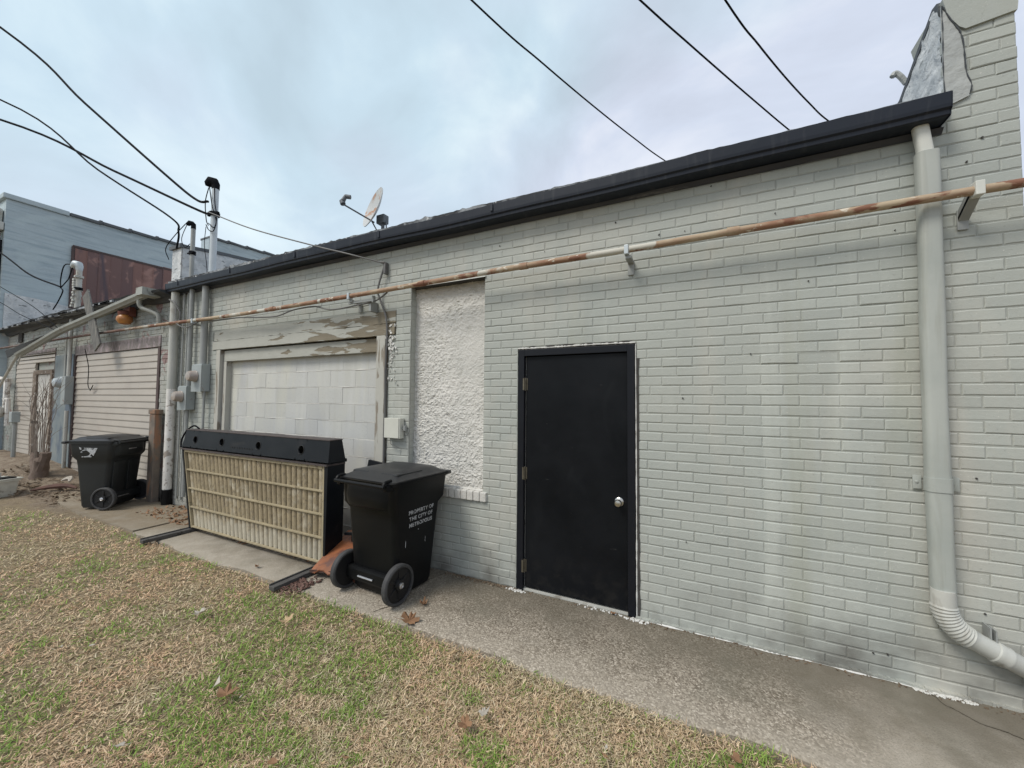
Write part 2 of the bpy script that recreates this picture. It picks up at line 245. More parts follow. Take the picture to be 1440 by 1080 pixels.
# ------------------------------------------------------------------ mesh helpers
class MB:
    def __init__(s): s.v = []; s.f = []; s.sm = []
    def add(s, vs, fs, smooth=False):
        o = len(s.v); s.v += [tuple(p) for p in vs]; s.f += [tuple(i+o for i in q) for q in fs]; s.sm += [smooth]*len(fs); return s
    def box(s, x0, x1, y0, y1, z0, z1, M=None, j=0):
        P = [Vector((a+random.uniform(-j, j), b+random.uniform(-j, j), c+random.uniform(-j, j))) for c in (z0, z1) for b in (y0, y1) for a in (x0, x1)]
        if M: P = [M @ p for p in P]
        return s.add(P, [(0, 2, 3, 1), (4, 5, 7, 6), (0, 1, 5, 4), (2, 6, 7, 3), (0, 4, 6, 2), (1, 3, 7, 5)])
    def bbox(s, x0, x1, y0, y1, z0, z1, b=.005, M=None):   # box with chamfered edges
        bm = bmesh.new(); bmesh.ops.create_cube(bm, size=1)
        for v in bm.verts: v.co = Vector(((x0+x1)/2+v.co.x*(x1-x0), (y0+y1)/2+v.co.y*(y1-y0), (z0+z1)/2+v.co.z*(z1-z0)))
        bmesh.ops.bevel(bm, geom=bm.edges[:], offset=b, segments=2, affect='EDGES', profile=.6)
        if M: bm.transform(M)
        bm.verts.index_update(); s.add([v.co.copy() for v in bm.verts], [[v.index for v in q.verts] for q in bm.faces]); bm.free(); return s
    def tube(s, pts, rad, n=8, caps=True, smooth=True, squash=None):
        pts = [Vector(p) for p in pts]; m = len(pts); rad = rad if isinstance(rad, (list, tuple)) else [rad]*m
        T = [(pts[min(i+1, m-1)]-pts[max(i-1, 0)]).normalized() for i in range(m)]
        a = Vector((0, 0, 1)) if abs(T[0].z) < .9 else Vector((0, 1, 0)); nrm = T[0].cross(a).normalized(); V = []
        for i in range(m):
            nrm = (nrm-T[i]*nrm.dot(T[i])).normalized(); bn = T[i].cross(nrm)
            for k in range(n):
                th = 2*math.pi*k/n; V.append(pts[i]+(nrm*math.cos(th)+bn*math.sin(th))*rad[i])
        Fs = [(i*n+k, i*n+(k+1) % n, (i+1)*n+(k+1) % n, (i+1)*n+k) for i in range(m-1) for k in range(n)]
        if caps: V += [pts[0], pts[-1]]; c0 = m*n; Fs += [(c0, (k+1) % n, k) for k in range(n)]+[(c0+1, (m-1)*n+k, (m-1)*n+(k+1) % n) for k in range(n)]
        return s.add(V, Fs, smooth)
    def rings(s, rs, smooth=True, cap=(True, True), M=None):  # rs: list of rings of equal length
        n = len(rs[0]); V = [Vector(p) for q in rs for p in q]
        if M: V = [M @ p for p in V]
        Fs = [(i*n+k, i*n+(k+1) % n, (i+1)*n+(k+1) % n, (i+1)*n+k) for i in range(len(rs)-1) for k in range(n)]
        s.add(V, Fs, smooth); o = len(s.v)-len(V)
        if cap[0]: s.f.append(tuple(o+k for k in range(n))[::-1]); s.sm.append(False)
        if cap[1]: s.f.append(tuple(o+(len(rs)-1)*n+k for k in range(n))); s.sm.append(False)
        return s
    def prism(s, prof, x0, x1, axis='x', M=None):
        n = len(prof); P = []
        for X in (x0, x1):
            for a, b in prof: P.append({'x': (X, a, b), 'y': (a, X, b), 'z': (a, b, X)}[axis])
        if M: P = [M @ Vector(p) for p in P]
        return s.add(P, [(k, (k+1) % n, n+(k+1) % n, n+k) for k in range(n)]+[tuple(range(n))[::-1], tuple(range(n, 2*n))])
    def lathe(s, prof, n=24, M=None, smooth=True):  # prof (r,z) around z
        return s.rings([[(r_*math.cos(2*math.pi*k/n), r_*math.sin(2*math.pi*k/n), z) for k in range(n)] for r_, z in prof], smooth, (True, True), M)
    def mesh(s, name, m):
        me = bpy.data.meshes.new(name); me.from_pydata(s.v, [], s.f); me.polygons.foreach_set('use_smooth', s.sm); me.materials.append(MATS[m])
        me.update()
        bm = bmesh.new(); bm.from_mesh(me); bmesh.ops.recalc_face_normals(bm, faces=bm.faces); bm.to_mesh(me); bm.free()
        if any(s.sm):
            try: me.set_sharp_from_angle(angle=math.radians(40))
            except Exception: pass
        return me
    def obj(s, name, m, parent=None, **kw):
        return link(s.mesh(name, m), name, parent, **kw)
def link(me, name, parent=None, label=None, cat=None, group=None, kind=None):
    o = bpy.data.objects.new(name, me); COL.objects.link(o)
    if parent: o.parent = parent
    if label: o['label'] = label
    if cat: o['category'] = cat
    if group: o['group'] = group
    if kind: o['kind'] = kind
    return o
def thing(name, label, cat, loc=(0, 0, 0), rz=0, group=None):
    o = link(None, name, None, label, cat, group); o.location = loc; o.rotation_euler = (0, 0, rz); return o
def copy_tree(o, par=None):
    c = o.copy(); COL.objects.link(c); c.parent = par
    for ch in o.children: copy_tree(ch, c)
    return c
def R_(a): return math.radians(a)
def TR(x, y, z, rx=0, ry=0, rz=0): return Matrix.Translation((x, y, z)) @ Matrix.Rotation(rz, 4, 'Z') @ Matrix.Rotation(ry, 4, 'Y') @ Matrix.Rotation(rx, 4, 'X')
def ss(a, b, x):
    t_ = np.clip((x-a)/(b-a), 0, 1); return t_*t_*(3-2*t_)
def smooth_pts(pts, n=6):   # Catmull-Rom through points
    P = [Vector(p) for p in pts]; P = [P[0]*2-P[1]]+P+[P[-1]*2-P[-2]]; out_ = []
    for i in range(1, len(P)-2):
        for k in range(n):
            t_ = k/n; a, b, c, d = P[i-1:i+3]
            out_.append(.5*((2*b)+(c-a)*t_+(2*a-5*b+4*c-d)*t_*t_+(3*b-a-3*c+d)*t_**3))
    return out_+[P[-2]]

# ------------------------------------------------------------------ ground
def gh(x, y):    # gentle rise towards the far wall
    return .30*ss(-8.6, -12.2, x)*ss(-1.3, -.2, y)+.02*ss(-6.2, -7.5, x)
def vnoise(x, y, s, seed=0):
    x = np.asarray(x)*s; y = np.asarray(y)*s; xi = np.floor(x).astype(int); yi = np.floor(y).astype(int); fx = x-xi; fy = y-yi
    fx = fx*fx*(3-2*fx); fy = fy*fy*(3-2*fy)
    def h(a, b):
        k = (a*374761393+b*668265263+seed*974711) & 0x7fffffff; k = ((k ^ (k >> 13))*1274126177) & 0x7fffffff; return ((k ^ (k >> 16)) & 0xffff)/65535.
    return (h(xi, yi)*(1-fx)+h(xi+1, yi)*fx)*(1-fy)+(h(xi, yi+1)*(1-fx)+h(xi+1, yi+1)*fx)*fy
def fbm(x, y, s, seed=0): return .5*vnoise(x, y, s, seed)+.3*vnoise(x, y, s*2.1, seed+5)+.2*vnoise(x, y, s*4.3, seed+9)
gx = np.concatenate([[-500, -200, -80, -40, -25], np.arange(-18, 4.01, .09), [8, 20, 60, 200, 500]])
gy = np.concatenate([[-500, -200, -60, -20, -8], np.arange(-4.5, .61, .07), [2, 8, 30, 100, 300, 600]])
X, Y = np.meshgrid(gx, gy); inslab = (Y > -.80) & (X > -6.0)
Z = -.022+.018*(fbm(X, Y, 4, 3)-.5)*(np.abs(X) < 20)+gh(X, Y); Z = np.where(inslab | (Y > .3), Z-.05, Z)
nx = len(gx); V = np.stack([X, Y, Z], -1).reshape(-1, 3)
fs = [(j*nx+i, j*nx+i+1, (j+1)*nx+i+1, (j+1)*nx+i) for j in range(len(gy)-1) for i in range(nx-1)]
g = MB(); g.v = [tuple(p) for p in V.tolist()]; g.f = fs; g.sm = [True]*len(fs)
g.obj('ground', 'soil', kind='structure')
# path: three concrete slabs with joints between them
path = link(None, 'path', kind='structure')
for (a, b, tilt) in ((-5.98, -2.99, .0), (-2.98, 3.6, .0)):
    m = MB(); xs = np.linspace(a, b, max(4, int((b-a)/.08))); ring = []
    for xx in xs:
        ed = -.83+.022*math.sin(xx*3.1)+.03*(mn.noise(Vector((xx*3, 0, 0))))+(.03 if xx > .6 else 0)
        ring.append([(xx, -.002, -.16), (xx, -.002, .0), (xx, ed*.5, .002+tilt), (xx, ed+.02, -.002+tilt), (xx, ed, -.014+tilt), (xx, ed-.01, -.16)])
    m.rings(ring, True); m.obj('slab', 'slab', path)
m = MB(); m.prism([(-9.2, -.62), (-9.0, -.1), (-6.03, -.02), (-6.03, -.80), (-7.3, -.85), (-8.4, -.78)], -.1, .004, 'z')
for i, p in enumerate(m.v): m.v[i] = (p[0], p[1], p[2]+(.02 if p[0] < -7 else .0))
m.obj('slab', 'slab', path)

# ------------------------------------------------------------------ brick building
H = .0677; BL = .2032
building = link(None, 'brick_building', None, 'long low brick building painted pale grey, black steel door and dark gutter', 'building')
openings = [(-1.412, -.432, 0, 2.018), (-2.597, -1.748, .69, 2.70), (-6.02, -2.885, -.1, 2.235), (-6.13, -2.79, 2.235, 2.487)]
def brick_mesh(m, x0, x1, z0, z1, yo=0, dep=.02, bv=.0050, jig=.0014, tilt=0):
    j = lambda k=1.: random.gauss(0, jig*.6*k)
    xs_ = [x0, x0+(x1-x0)*random.uniform(.25, .4), x0+(x1-x0)*random.uniform(.6, .75), x1]
    md = [(x_, z0+j()) for x_ in xs_]+[(x1+j(), (z0+z1)/2)]+[(x_, z1+j()) for x_ in xs_[::-1]]+[(x0+j(), (z0+z1)/2)]
    cx, cz = (x0+x1)/2, (z0+z1)/2; fr = []
    for a, c in md:
        fr.append((a-math.copysign(min(bv, abs(a-cx)), a-cx)*(1 if abs(abs(a-cx)-(x1-x0)/2) < .004 else 0)+j(), c-(0 if abs(c-cz) < 1e-6 else math.copysign(bv*random.uniform(.7, 1.3), c-cz))+j(.7)))
    ty = lambda xx: tilt*(xx-cx); n_ = len(md)
    V_ = [(a, yo+ty(a), c) for a, c in fr]+[(a, yo+.0032, c) for a, c in md]+[(a, dep, c) for a, c in md]
    m.add(V_, [tuple(range(n_))]+[(k, n_+k, n_+(k+1) % n_, (k+1) % n_) for k in range(n_)]+[(n_+k, 2*n_+k, 2*n_+(k+1) % n_, n_+(k+1) % n_) for k in range(n_)], False)
cells = []
for i in range(0, 56):
    z0, z1 = i*H+.0032+random.uniform(-.0008, .0008), (i+1)*H-.0032
    off = .0 if i % 2 else BL/2
    if i % 7 == 3: off += .02
    k0 = int(-7.3/BL)-2
    for k in range(k0, 12):
        a, b = k*BL+off-.05, (k+1)*BL+off-.05
        a = max(a, -7.15); b = min(b, 1.556)
        if z0 > 3.20:
            a = max(a, 1.262)
        if z0 > 3.70 or b-a < .03: continue
        segs = [(a, b)]
        for (ox0, ox1, oz0, oz1) in openings:
            if z1 > oz0+.02 and z0 < oz1-.02:
                ns = []
                for (p, q) in segs:
                    if q <= ox0 or p >= ox1: ns.append((p, q)); continue
                    if p < ox0-.025: ns.append((p, ox0))
                    if q > ox1+.025: ns.append((ox1, q))
                segs = ns
        for p, q in segs: cells.append((p, q, z0, z1))
def vis(c):
    cx, cz = (c[0]+c[1])/2, (c[2]+c[3])/2
    d = Vector((cx, 3.0, cz-1.58)); zc = d.dot(f)
    if zc < .3: return 1e9
    sx, sy = 544*d.dot(r2)/zc, 544*d.dot(u2)/zc
    pen = 0 if abs(sx) < 720 and abs(sy) < 540 else 100
    return pen+zc*zc/max(c[1]-c[0], .02)/3*.2
cells.sort(key=vis)
stuffm = MB(); variants = {}
for n_, (a, b, z0, z1) in enumerate(cells):
    gl, gr = random.choice((.0004, .0008, .002, .0035)), random.choice((.0004, .0008, .002, .0035))
    yo = random.gauss(0, .0010); tl = random.gauss(0, .004)
    if n_ < 300:
        full = abs((b-a)-BL) < 1e-3
        key = ('full', random.randrange(10)) if full else ('cut', round(b-a, 2), random.randrange(2))
        if key not in variants:
            m = MB(); w = b-a; brick_mesh(m, -w/2+gl, w/2-gr, 0, z1-z0, 0, .02, tilt=0); variants[key] = m.mesh('brick', 'brick')
        o = link(variants[key], 'brick', building); o.location = ((a+b)/2, yo, z0); o.rotation_euler = (0, random.gauss(0, .002), tl*.6)
    else:
        brick_mesh(stuffm, a+gl, b-gr, z0, z1, yo, .02, tilt=tl)
stuffm.obj('brickwork', 'brick', building, kind='stuff')
# mortar bed and the solid wall behind the bricks
def rects(x0, x1, z0, z1, ops):
    xs = sorted({x0, x1, *[min(max(v, x0), x1) for o_ in ops for v in o_[:2]]}); zs = sorted({z0, z1, *[min(max(v, z0), z1) for o_ in ops for v in o_[2:]]})
    for a, b in zip(xs, xs[1:]):
        for c_, d_ in zip(zs, zs[1:]):
            cx, cz = (a+b)/2, (c_+d_)/2
            if b-a > 1e-6 and d_-c_ > 1e-6 and not any(o_[0] < cx < o_[1] and o_[2] < cz < o_[3] for o_ in ops): yield a, b, c_, d_
m = MB()
for a, b, c_, d_ in rects(-7.15, 1.554, -.2, 3.21, openings): m.box(a, b, .0036, .30, c_, d_)
m.obj('wall', 'mortar', building)
m = MB(); m.box(1.275, 1.554, .0042, .35, 3.212, 3.715); m.obj('pier', 'mortar', building)
# solid rear, side and far walls so that the house closes
m = MB(); m.box(-7.15, 1.25, 8.7, 9, -.2, 3.4); m.box(1.252, 1.552, .352, 9, -.2, 3.3); m.obj('outer_wall', 'brick_far', building)
m = MB(); m.add([(-7.1, -.02, 3.215), (1.28, -.02, 3.215), (1.28, 9, 3.55), (-7.1, 9, 3.55), (-7.1, -.02, 3.27), (1.28, -.02, 3.27), (1.28, 9, 3.6), (-7.1, 9, 3.6)],
    [(0, 1, 2, 3), (4, 5, 6, 7), (0, 1, 5, 4), (1, 2, 6, 5), (2, 3, 7, 6), (3, 0, 4, 7)]); m.obj('roof', 'tar', building)
# ragged membrane edge lapping over the gutter
m = MB(); xs = np.arange(-7.12, 1.25, .035); rs = []
for xx in xs:
    nz = mn.noise(Vector((xx*5, 1.3, 0)))*.5+mn.noise(Vector((xx*17, 4, 0)))*.5; left = float(ss(-.6, -2.5, xx))
    hh = .008+.014*left+(.014+.026*left)*abs(nz); yy = -.135-.012*nz
    rs.append([(xx, yy, 3.268), (xx, yy-.004, 3.268+hh), (xx, -.06, 3.272+hh*1.2), (xx, .1, 3.28), (xx, .1, 3.262), (xx, -.06, 3.262)])
m.rings(rs, False); m.obj('roof_edge', 'tar', building)
# gutter: K-style profile, thin walled and open at the top
m = MB(); gp = [(-.005, 3.262), (-.005, 3.145), (-.126, 3.145), (-.134, 3.150), (-.137, 3.172), (-.149, 3.182), (-.152, 3.200), (-.156, 3.262), (-.150, 3.262), (-.146, 3.202), (-.143, 3.187), (-.131, 3.176), (-.127, 3.150), (-.011, 3.150), (-.011, 3.262)]
gxs = np.linspace(-7.16, 1.232, 60); rs = []
for xx in gxs:
    dz = .006*math.sin(xx*1.3)+.003*math.sin(xx*4.1+1); dy = .003*math.sin(xx*2.3)
    rs.append([(xx, y_+(dy if y_ < -.1 else 0), z_+dz) for y_, z_ in gp])
m.rings(rs, False, (False, False)); gut = m.obj('gutter', 'gutter', building)
m = MB(); m.prism(gp[:8], 1.2322, 1.236, 'x'); m.obj('end_cap', 'gutter', gut)
m = MB(); m.prism(gp[:8], -7.165, -7.161, 'x'); m.obj('end_cap', 'gutter', gut)
m = MB(); m.box(-7.16, 1.25, -.004, .0, 3.115, 3.262); m.prism([(-.004, 3.118), (-.03, 3.143), (-.004, 3.143)], -7.15, 1.25, 'x'); m.obj('fascia', 'fascia', building)
m = MB()
for xx in np.arange(-6.8, -1.5, 1.3): m.bbox(xx-.012, xx+.012, -.162, -.155, 3.20, 3.272, .002)
m.obj('gutter_strap', 'gutter', gut)
# right-hand parapet: side wall running back along the roof, sloping cap, flashing
m = MB(); prof = [(.0, 3.25), (.0, 3.88), (.06, 3.90), (.50, 3.66), (1.2, 3.62), (8.9, 3.62), (8.9, 3.25)]
pp = []
for k in range(40): pp.append(k)
m.prism([(a+.01, b) for a, b in prof], 1.285, 1.55, 'x'); m.obj('parapet', 'silver', building)
m = MB(); rs = []
cap = [(.012, 3.85), (.03, 3.905), (.08, 3.915), (.52, 3.675), (1.25, 3.635), (4, 3.635), (8.9, 3.635)]
for k, (yy, zz) in enumerate(cap): rs.append([(1.262, yy, zz-.03), (1.262, yy, zz+.012), (1.295 if k < 3 else 1.56, yy, zz+.012), (1.295 if k < 3 else 1.56, yy, zz-.03)])
m.rings(rs, False); m.obj('coping', 'tar_black', building)
# lumpy silver roof coating on the parapet's side
m = MB(); NY, NZ = 60, 34; V_ = []
for a in range(NY):
    yy = .012+(a/(NY-1))**1.3*3; top = np.interp(yy, [c_[0] for c_ in cap], [c_[1] for c_ in cap])-.01
    for b in range(NZ):
        zz = 3.24+(top-3.24)*b/(NZ-1); d_ = .012*abs(mn.noise(Vector((3, yy*7, zz*9))))+.009*mn.noise(Vector((1, yy*22, zz*26)))
        V_.append((1.268-max(d_, -.004), yy, zz))
m.add(V_, [(a*NZ+b, a*NZ+b+1, (a+1)*NZ+b+1, (a+1)*NZ+b) for a in range(NY-1) for b in range(NZ-1)], True); m.obj('roof_coating', 'silver', building)
# flashing sheet over the pier's left edge, with tar seam
def sheet(poly, y, th, name, mt, par, sub=False):
    mm = MB(); mm.prism(poly, y-th, y, 'y'); return mm.obj(name, mt, par)
sheet([(1.262, 3.262), (1.362, 3.30), (1.372, 3.36), (1.352, 3.44), (1.346, 3.58), (1.335, 3.67), (1.30, 3.76), (1.268, 3.85), (1.262, 3.86)], -.004, .008, 'flashing', 'flash', building)
m = MB(); sp = smooth_pts([(1.266, -.014, 3.86), (1.30, -.014, 3.765), (1.337, -.013, 3.675), (1.348, -.013, 3.60), (1.355, -.012, 3.44), (1.374, -.011, 3.36), (1.364, -.01, 3.31)], 5)
m.tube(sp, [.0035+.0025*math.sin(k*2.1)*math.sin(k*.7) for k in range(len(sp))], 6)
sp = smooth_pts([(1.264, -.014, 3.86), (1.266, -.014, 3.7), (1.262, -.014, 3.5), (1.266, -.014, 3.28)], 6); m.tube(sp, [.0025+.0015*math.sin(k*1.7) for k in range(len(sp))], 6)
m.obj('tar_seam', 'tar_black', building)
m = MB(); m.prism([(1.29, 3.795), (1.335, 3.712), (1.36, 3.69), (1.558, 3.712), (1.562, 3.75), (1.562, 3.80), (1.42, 3.86), (1.27, 3.90)], -.012, .36, 'y'); m.obj('pier_cap', 'brick', building)
m = MB(); m.tube(smooth_pts([(1.28, .46, 3.76), (1.25, .46, 3.82), (1.225, .46, 3.85), (1.21, .46, 3.83)], 4), .017, 8); m.obj('vent_hook', 'flash', building)

# left parapet between the two buildings
m = MB(); m.prism([(.0, 3.2), (.0, 3.86), (.5, 3.93), (1.0, 3.97), (7, 4.02), (7, 3.2)], -7.36, -7.10, 'x'); m.obj('parapet', 'silver', building)
m = MB(); rs = [[(-7.40, y_, z_-.02), (-7.40, y_, z_+.03), (-7.08, y_, z_+.03), (-7.08, y_, z_-.02)] for y_, z_ in ((-.03, 3.875), (.5, 3.945), (1., 3.985), (1.05, 4.0), (7, 4.035))]
m.rings(rs, False); m.obj('coping', 'coping_dark', building)
m = MB(); NY, NZ = 70, 26; V_ = []
for a in range(NY):
    yy = .012+a/(NY-1)*5; top = np.interp(yy, [0, .5, 1, 7], [3.86, 3.93, 3.97, 4.0])
    for b in range(NZ):
        zz = 3.26+(top-3.26)*b/(NZ-1); V_.append((-7.094+.03*abs(mn.noise(Vector((3, yy*4, zz*6))))+.012*mn.noise(Vector((1, yy*16, zz*20))), yy, zz))
m.add(V_, [(a*NZ+b, a*NZ+b+1, (a+1)*NZ+b+1, (a+1)*NZ+b) for a in range(NY-1) for b in range(NZ-1)], True); m.obj('roof_coating', 'silver', building)

# ---- niche (bricked-up window) with rough stucco, soldier sill and metal drip
m = MB(); NX, NZ = 140, 320; V_ = []
for a in range(NX):
    for b in range(NZ):
        xx = -2.60+.855*a/(NX-1); zz = .70+1.99*b/(NZ-1)
        q = Vector((xx*11+.6*mn.noise(Vector((xx*4, 0, zz*4))), 0, zz*11)); amp = .75+.6*mn.noise(Vector((xx*1.8, 5, zz*1.5)))+.35*float(ss(1.9, .9, zz))
        big = mn.noise(Vector((xx*3, 1, zz*2.2)))*.012
        d_ = amp*(.007*(1-abs(mn.noise(q)))**2+.010*abs(mn.noise(q*2.1+Vector((3, 0, 1))))+.011*abs(mn.noise(q*4.3))+.006*mn.noise(q*8))
        edge = min(a, NX-1-a)/10
        V_.append((xx, .088+big-max(d_, -.01)-.012*max(0, 1-edge)*(1 if a > NX/2 else .3), zz))
m.add(V_, [(a*NZ+b, a*NZ+b+1, (a+1)*NZ+b+1, (a+1)*NZ+b) for a in range(NX-1) for b in range(NZ-1)], True); m.obj('stucco_infill', 'stucco', building)
m = MB()
for i in range(30):                                  # brick returns of the reveal
    z0 = .69+i*H+.003
    if z0+H-.006 < 2.70: m.box(-2.600, -2.5955, .018, .10, z0, z0+H-.006); m.box(-1.7500, -1.7455, .018, .10, z0, z0+H-.006)
m.obj('reveal_brickwork', 'brick', building, kind='stuff')
k = 0
xx = -2.63
while xx < -1.75:
    w = .0665; m = MB(); m.bbox(xx+.003, xx+w-.003, -.028+random.uniform(-.002, .002), .085, .683, .765+random.uniform(-.003, .003), .007); m.obj('sill_brick', 'stucco', building); xx += w
m = MB(); m.tube([(x_, .03+.012*mn.noise(Vector((x_*9, 0, 0))), .768) for x_ in np.linspace(-2.59, -1.755, 40)], [.014+.008*mn.noise(Vector((x_*20, 3, 0))) for x_ in np.linspace(-2.59, -1.755, 40)], 6); m.obj('sill_mortar', 'stucco', building)
m = MB(); m.box(-2.60, -1.735, -.012, .09, 2.700, 2.704); m.box(-2.60, -1.735, -.0145, -.012, 2.690, 2.704); m.obj('drip_edge', 'spout_light', building)
m = MB(); m.box(-2.58, -1.755, .0, .09, 2.69, 2.6985); m.obj('lintel_soffit', 'void', building)

# ---- wide opening closed with concrete blocks, wooden frame
m = MB(); m.box(-5.9, -3.03, .1022, .29, -.1, 2.22); m.obj('block_mortar', 'block', building)
for i in range(11):
    z0 = i*.1915-.015
    for k in range(-1, 9):
        a = -5.86+k*.402+(.0 if i % 2 else .201)+random.uniform(-.006, .006); b = a+.394; a, b = max(a, -5.83), min(b, -3.045)
        if b-a < .05: continue
        m = MB(); brick_mesh(m, a, b, z0+.0035, min(z0+.188, 2.10), .100+random.gauss(0, .0018), .118, .004, .001); m.obj('concrete_block', 'block', building)
m = MB()
for i in range(1, 11):
    z0 = i*.1915-.0155; n_ = 60; xs = np.linspace(-5.82, -3.05, n_); m.tube([(x_, .1015, z0) for x_ in xs], [max(.001, .0042+.005*mn.noise(Vector((x_*4, i, 0)))) for x_ in xs], 5)
m.obj('mortar_smear', 'stucco', building)
fr = MB(); fr.bbox(-5.90, -3.045, .03, .085, 2.075, 2.222, .005); fr.obj('frame_header', 'peel', building)
# lintel: two long weathered boards with ragged paint edges
for (za, zb, yo, xa, xb) in ((2.238, 2.355, -.012, -6.12, -2.80), (2.360, 2.486, -.006, -6.10, -2.792)):
    m = MB(); xs = np.linspace(xa, xb, 90); rs = []
    for x_ in xs:
        n1_ = .006*mn.noise(Vector((x_*7, za, 0)))+.004*mn.noise(Vector((x_*25, za, 0)))
        rs.append([(x_, yo+n1_*.6, za+n1_), (x_, .05, za+n1_), (x_, .05, zb+n1_), (x_, yo+n1_*.6+.002, zb-.5*n1_)])
    m.rings(rs, False); m.obj('lintel_board', 'peel', building)
m = MB(); m.bbox(-6.015, -5.925, -.012, .09, 0, 2.232, .005); m.obj('jamb', 'jamb', building)
m = MB(); m.bbox(-5.905, -5.84, .03, .11, 0, 2.073, .004); m.obj('jamb', 'jamb', building)
m = MB(); m.bbox(-3.035, -2.915, -.018, .112, 0, 2.236, .006); m.obj('jamb', 'jamb', building)
# loose flakes and mortar crumbs at the lintel's end
m = MB()
for k in range(70):
    x_ = random.gauss(-2.84, .035); z_ = random.uniform(1.75, 2.36); s_ = random.uniform(.006, .02)*(1 if z_ > 2.05 else .5)
    M_ = TR(x_, random.uniform(-.016, .0), z_, random.uniform(-.5, .5), random.uniform(0, 3), random.uniform(-.5, .5)); m.box(-s_, s_, -.004, .004, -s_*.6, s_*.6, M_, s_*.3)
m.obj('paint_flakes', 'caulk', building, kind='stuff')

# ---- steel door
door = link(None, 'door', building); fx0, fx1, fz = -1.402, -.442, 2.008
m = MB(); m.bbox(fx0, fx0+.055, -.012, .10, 0, fz, .003); m.bbox(fx1-.055, fx1, -.012, .10, 0, fz, .003); m.bbox(fx0+.0551, fx1-.0551, -.0118, .10, fz-.055, fz, .003)
m.bbox(fx0+.055, fx0+.066, .045, .10, 0, fz-.055, .002); m.bbox(fx1-.0665, fx1-.0553, .045, .10, 0, fz-.055, .002); m.obj('door_frame', 'door_frame', door)
m = MB(); NX, NZ = 14, 26; x0, x1, z0, z1 = fx0+.064, fx1-.058, .026, fz-.060
m.bbox(x0, x1, .014, .044, z0, z1, .003); m.obj('door_leaf', 'door', door)
m = MB(); m.box(fx0+.0553, fx0+.0625, .030, .034, .01, fz-.057); m.box(fx1-.0565, fx1-.0552, .020, .024, .01, fz-.3); m.obj('weather_strip', 'caulk', door)
m = MB(); m.box(fx0+.055, fx1-.055, .004, .1, -.01, .014); m.obj('threshold', 'pvc', door)
for zz in (1.715, .965, .20):
    m = MB(); m.tube([(fx0+.059, .006, zz-.055), (fx0+.059, .006, zz+.055)], .0085, 10); m.box(fx0+.045, fx0+.0585, -.0135, -.0118, zz-.05, zz+.05); m.box(fx0+.0595, fx0+.078, .0122, .0135, zz-.05, zz+.05); m.obj('hinge', 'hinge', door)
kx, kz = -.562, .818
m = MB(); m.lathe([(0.001, 0), (.033, 0), (.034, .004), (.028, .009), (.014, .012), (.012, .026), (.020, .034), (.0275, .044), (.028, .054), (.022, .063), (.006, .0665)], 28, TR(kx, .014, kz, R_(90))); m.obj('knob', 'knob', door)
# ragged caulk and the dark gap right of the frame
def ragged(pts, wid, name, mt, par, y=-.003, seed=0, th=.006):
    mm = MB(); P = smooth_pts(pts, 30); rs = []
    for i, p in enumerate(P):
        w = wid*(.35+1.1*abs(mn.noise(Vector((i*.35, seed, 0))))+.5*abs(mn.noise(Vector((i*1.3, seed, 2)))))
        rs.append((p, w))
    mm.tube([p for p, w in rs], [w for p, w in rs], 6); return mm.obj(name, mt, par)
ragged([(fx0-.012, -.0, 0), (fx0-.009, .0, 1), (fx0-.012, .0, 2.0)], .007, 'caulk_line', 'brick', building, seed=1)
ragged([(fx0-.01, .0, fz+.012), (-1.1, .0, fz+.010), (-.8, 0, fz+.014), (fx1+.005, 0, fz+.012)], .010, 'caulk_line', 'caulk', building, seed=2)
ragged([(fx1+.007, -.004, 0), (fx1+.008, -.004, 1), (fx1+.006, -.004, 2.01)], .0075, 'caulk_line', 'caulk', building, seed=3)
m = MB(); rs = []
for zz in np.linspace(.0, 1.9, 90):
    w = .013+.012*abs(mn.noise(Vector((zz*5, 1, 0)))); rs.append([(fx1+.012, -.0045, zz), (fx1+.014+w, -.0045, zz), (fx1+.014+w, .01, zz), (fx1+.012, .01, zz)])
m.rings(rs, False); m.obj('mortar_gap', 'void', building)
for a, b in ((-1.31, -1.25), (-1.16, -1.08), (-1.06, -.9), (-.86, -.74), (-.70, -.60), (-.57, -.46)):
    xs = np.linspace(a, b, 9); m = MB(); m.rings([[(x_, -.0035, fz+.017), (x_, -.0035, fz+.018+.012*math.sin(math.pi*i/8)**.6*random.uniform(.6, 1)), (x_, .01, fz+.03), (x_, .01, fz+.017)] for i, x_ in enumerate(xs)], False); m.obj('mortar_gap', 'void', building)
# white paint slopped along the foot of the wall
m = MB()
for x_ in np.arange(-.44, 1.9, .013):
    d_ = .010+.022*max(0, mn.noise(Vector((x_*4, 2, 0)))+.25)+.006*random.random()
    if .12 < mn.noise(Vector((x_*3, 7, 0))): d_ *= .5
    m.box(x_, x_+.0129, -d_, .004, .0, .012+.008*random.random())
m.obj('foot_fillet', 'brick', building, kind='stuff')
m = MB(); xs = np.arange(-.40, 1.22, .012); m.tube([(x_, -.016-.014*max(0, mn.noise(Vector((x_*4, 2, 0)))+.25), .003) for x_ in xs], [max(.0008, .0035+.010*mn.noise(Vector((x_*7, 3, 1)))+.003*mn.noise(Vector((x_*40, 3, 1)))) for x_ in xs], 5); m.obj('paint_drip_line', 'caulk', building)
def splat(cx, cy, sx, sy, n, seed, mt='caulk'):
    random.seed(seed); m = MB()
    for k in range(n):
        a_, r_ = random.uniform(0, 6.28), random.random()**.7; px_, py_ = cx+sx*r_*math.cos(a_), min(cy+sy*r_*math.sin(a_), -.004); s_ = random.uniform(.004, .014)
        s_ *= .7; m.tube([(px_, py_, .0), (px_+.3*s_, py_, .0045), (px_, py_, .0052)], [s_, s_*.9, s_*.5], 7)
    return m
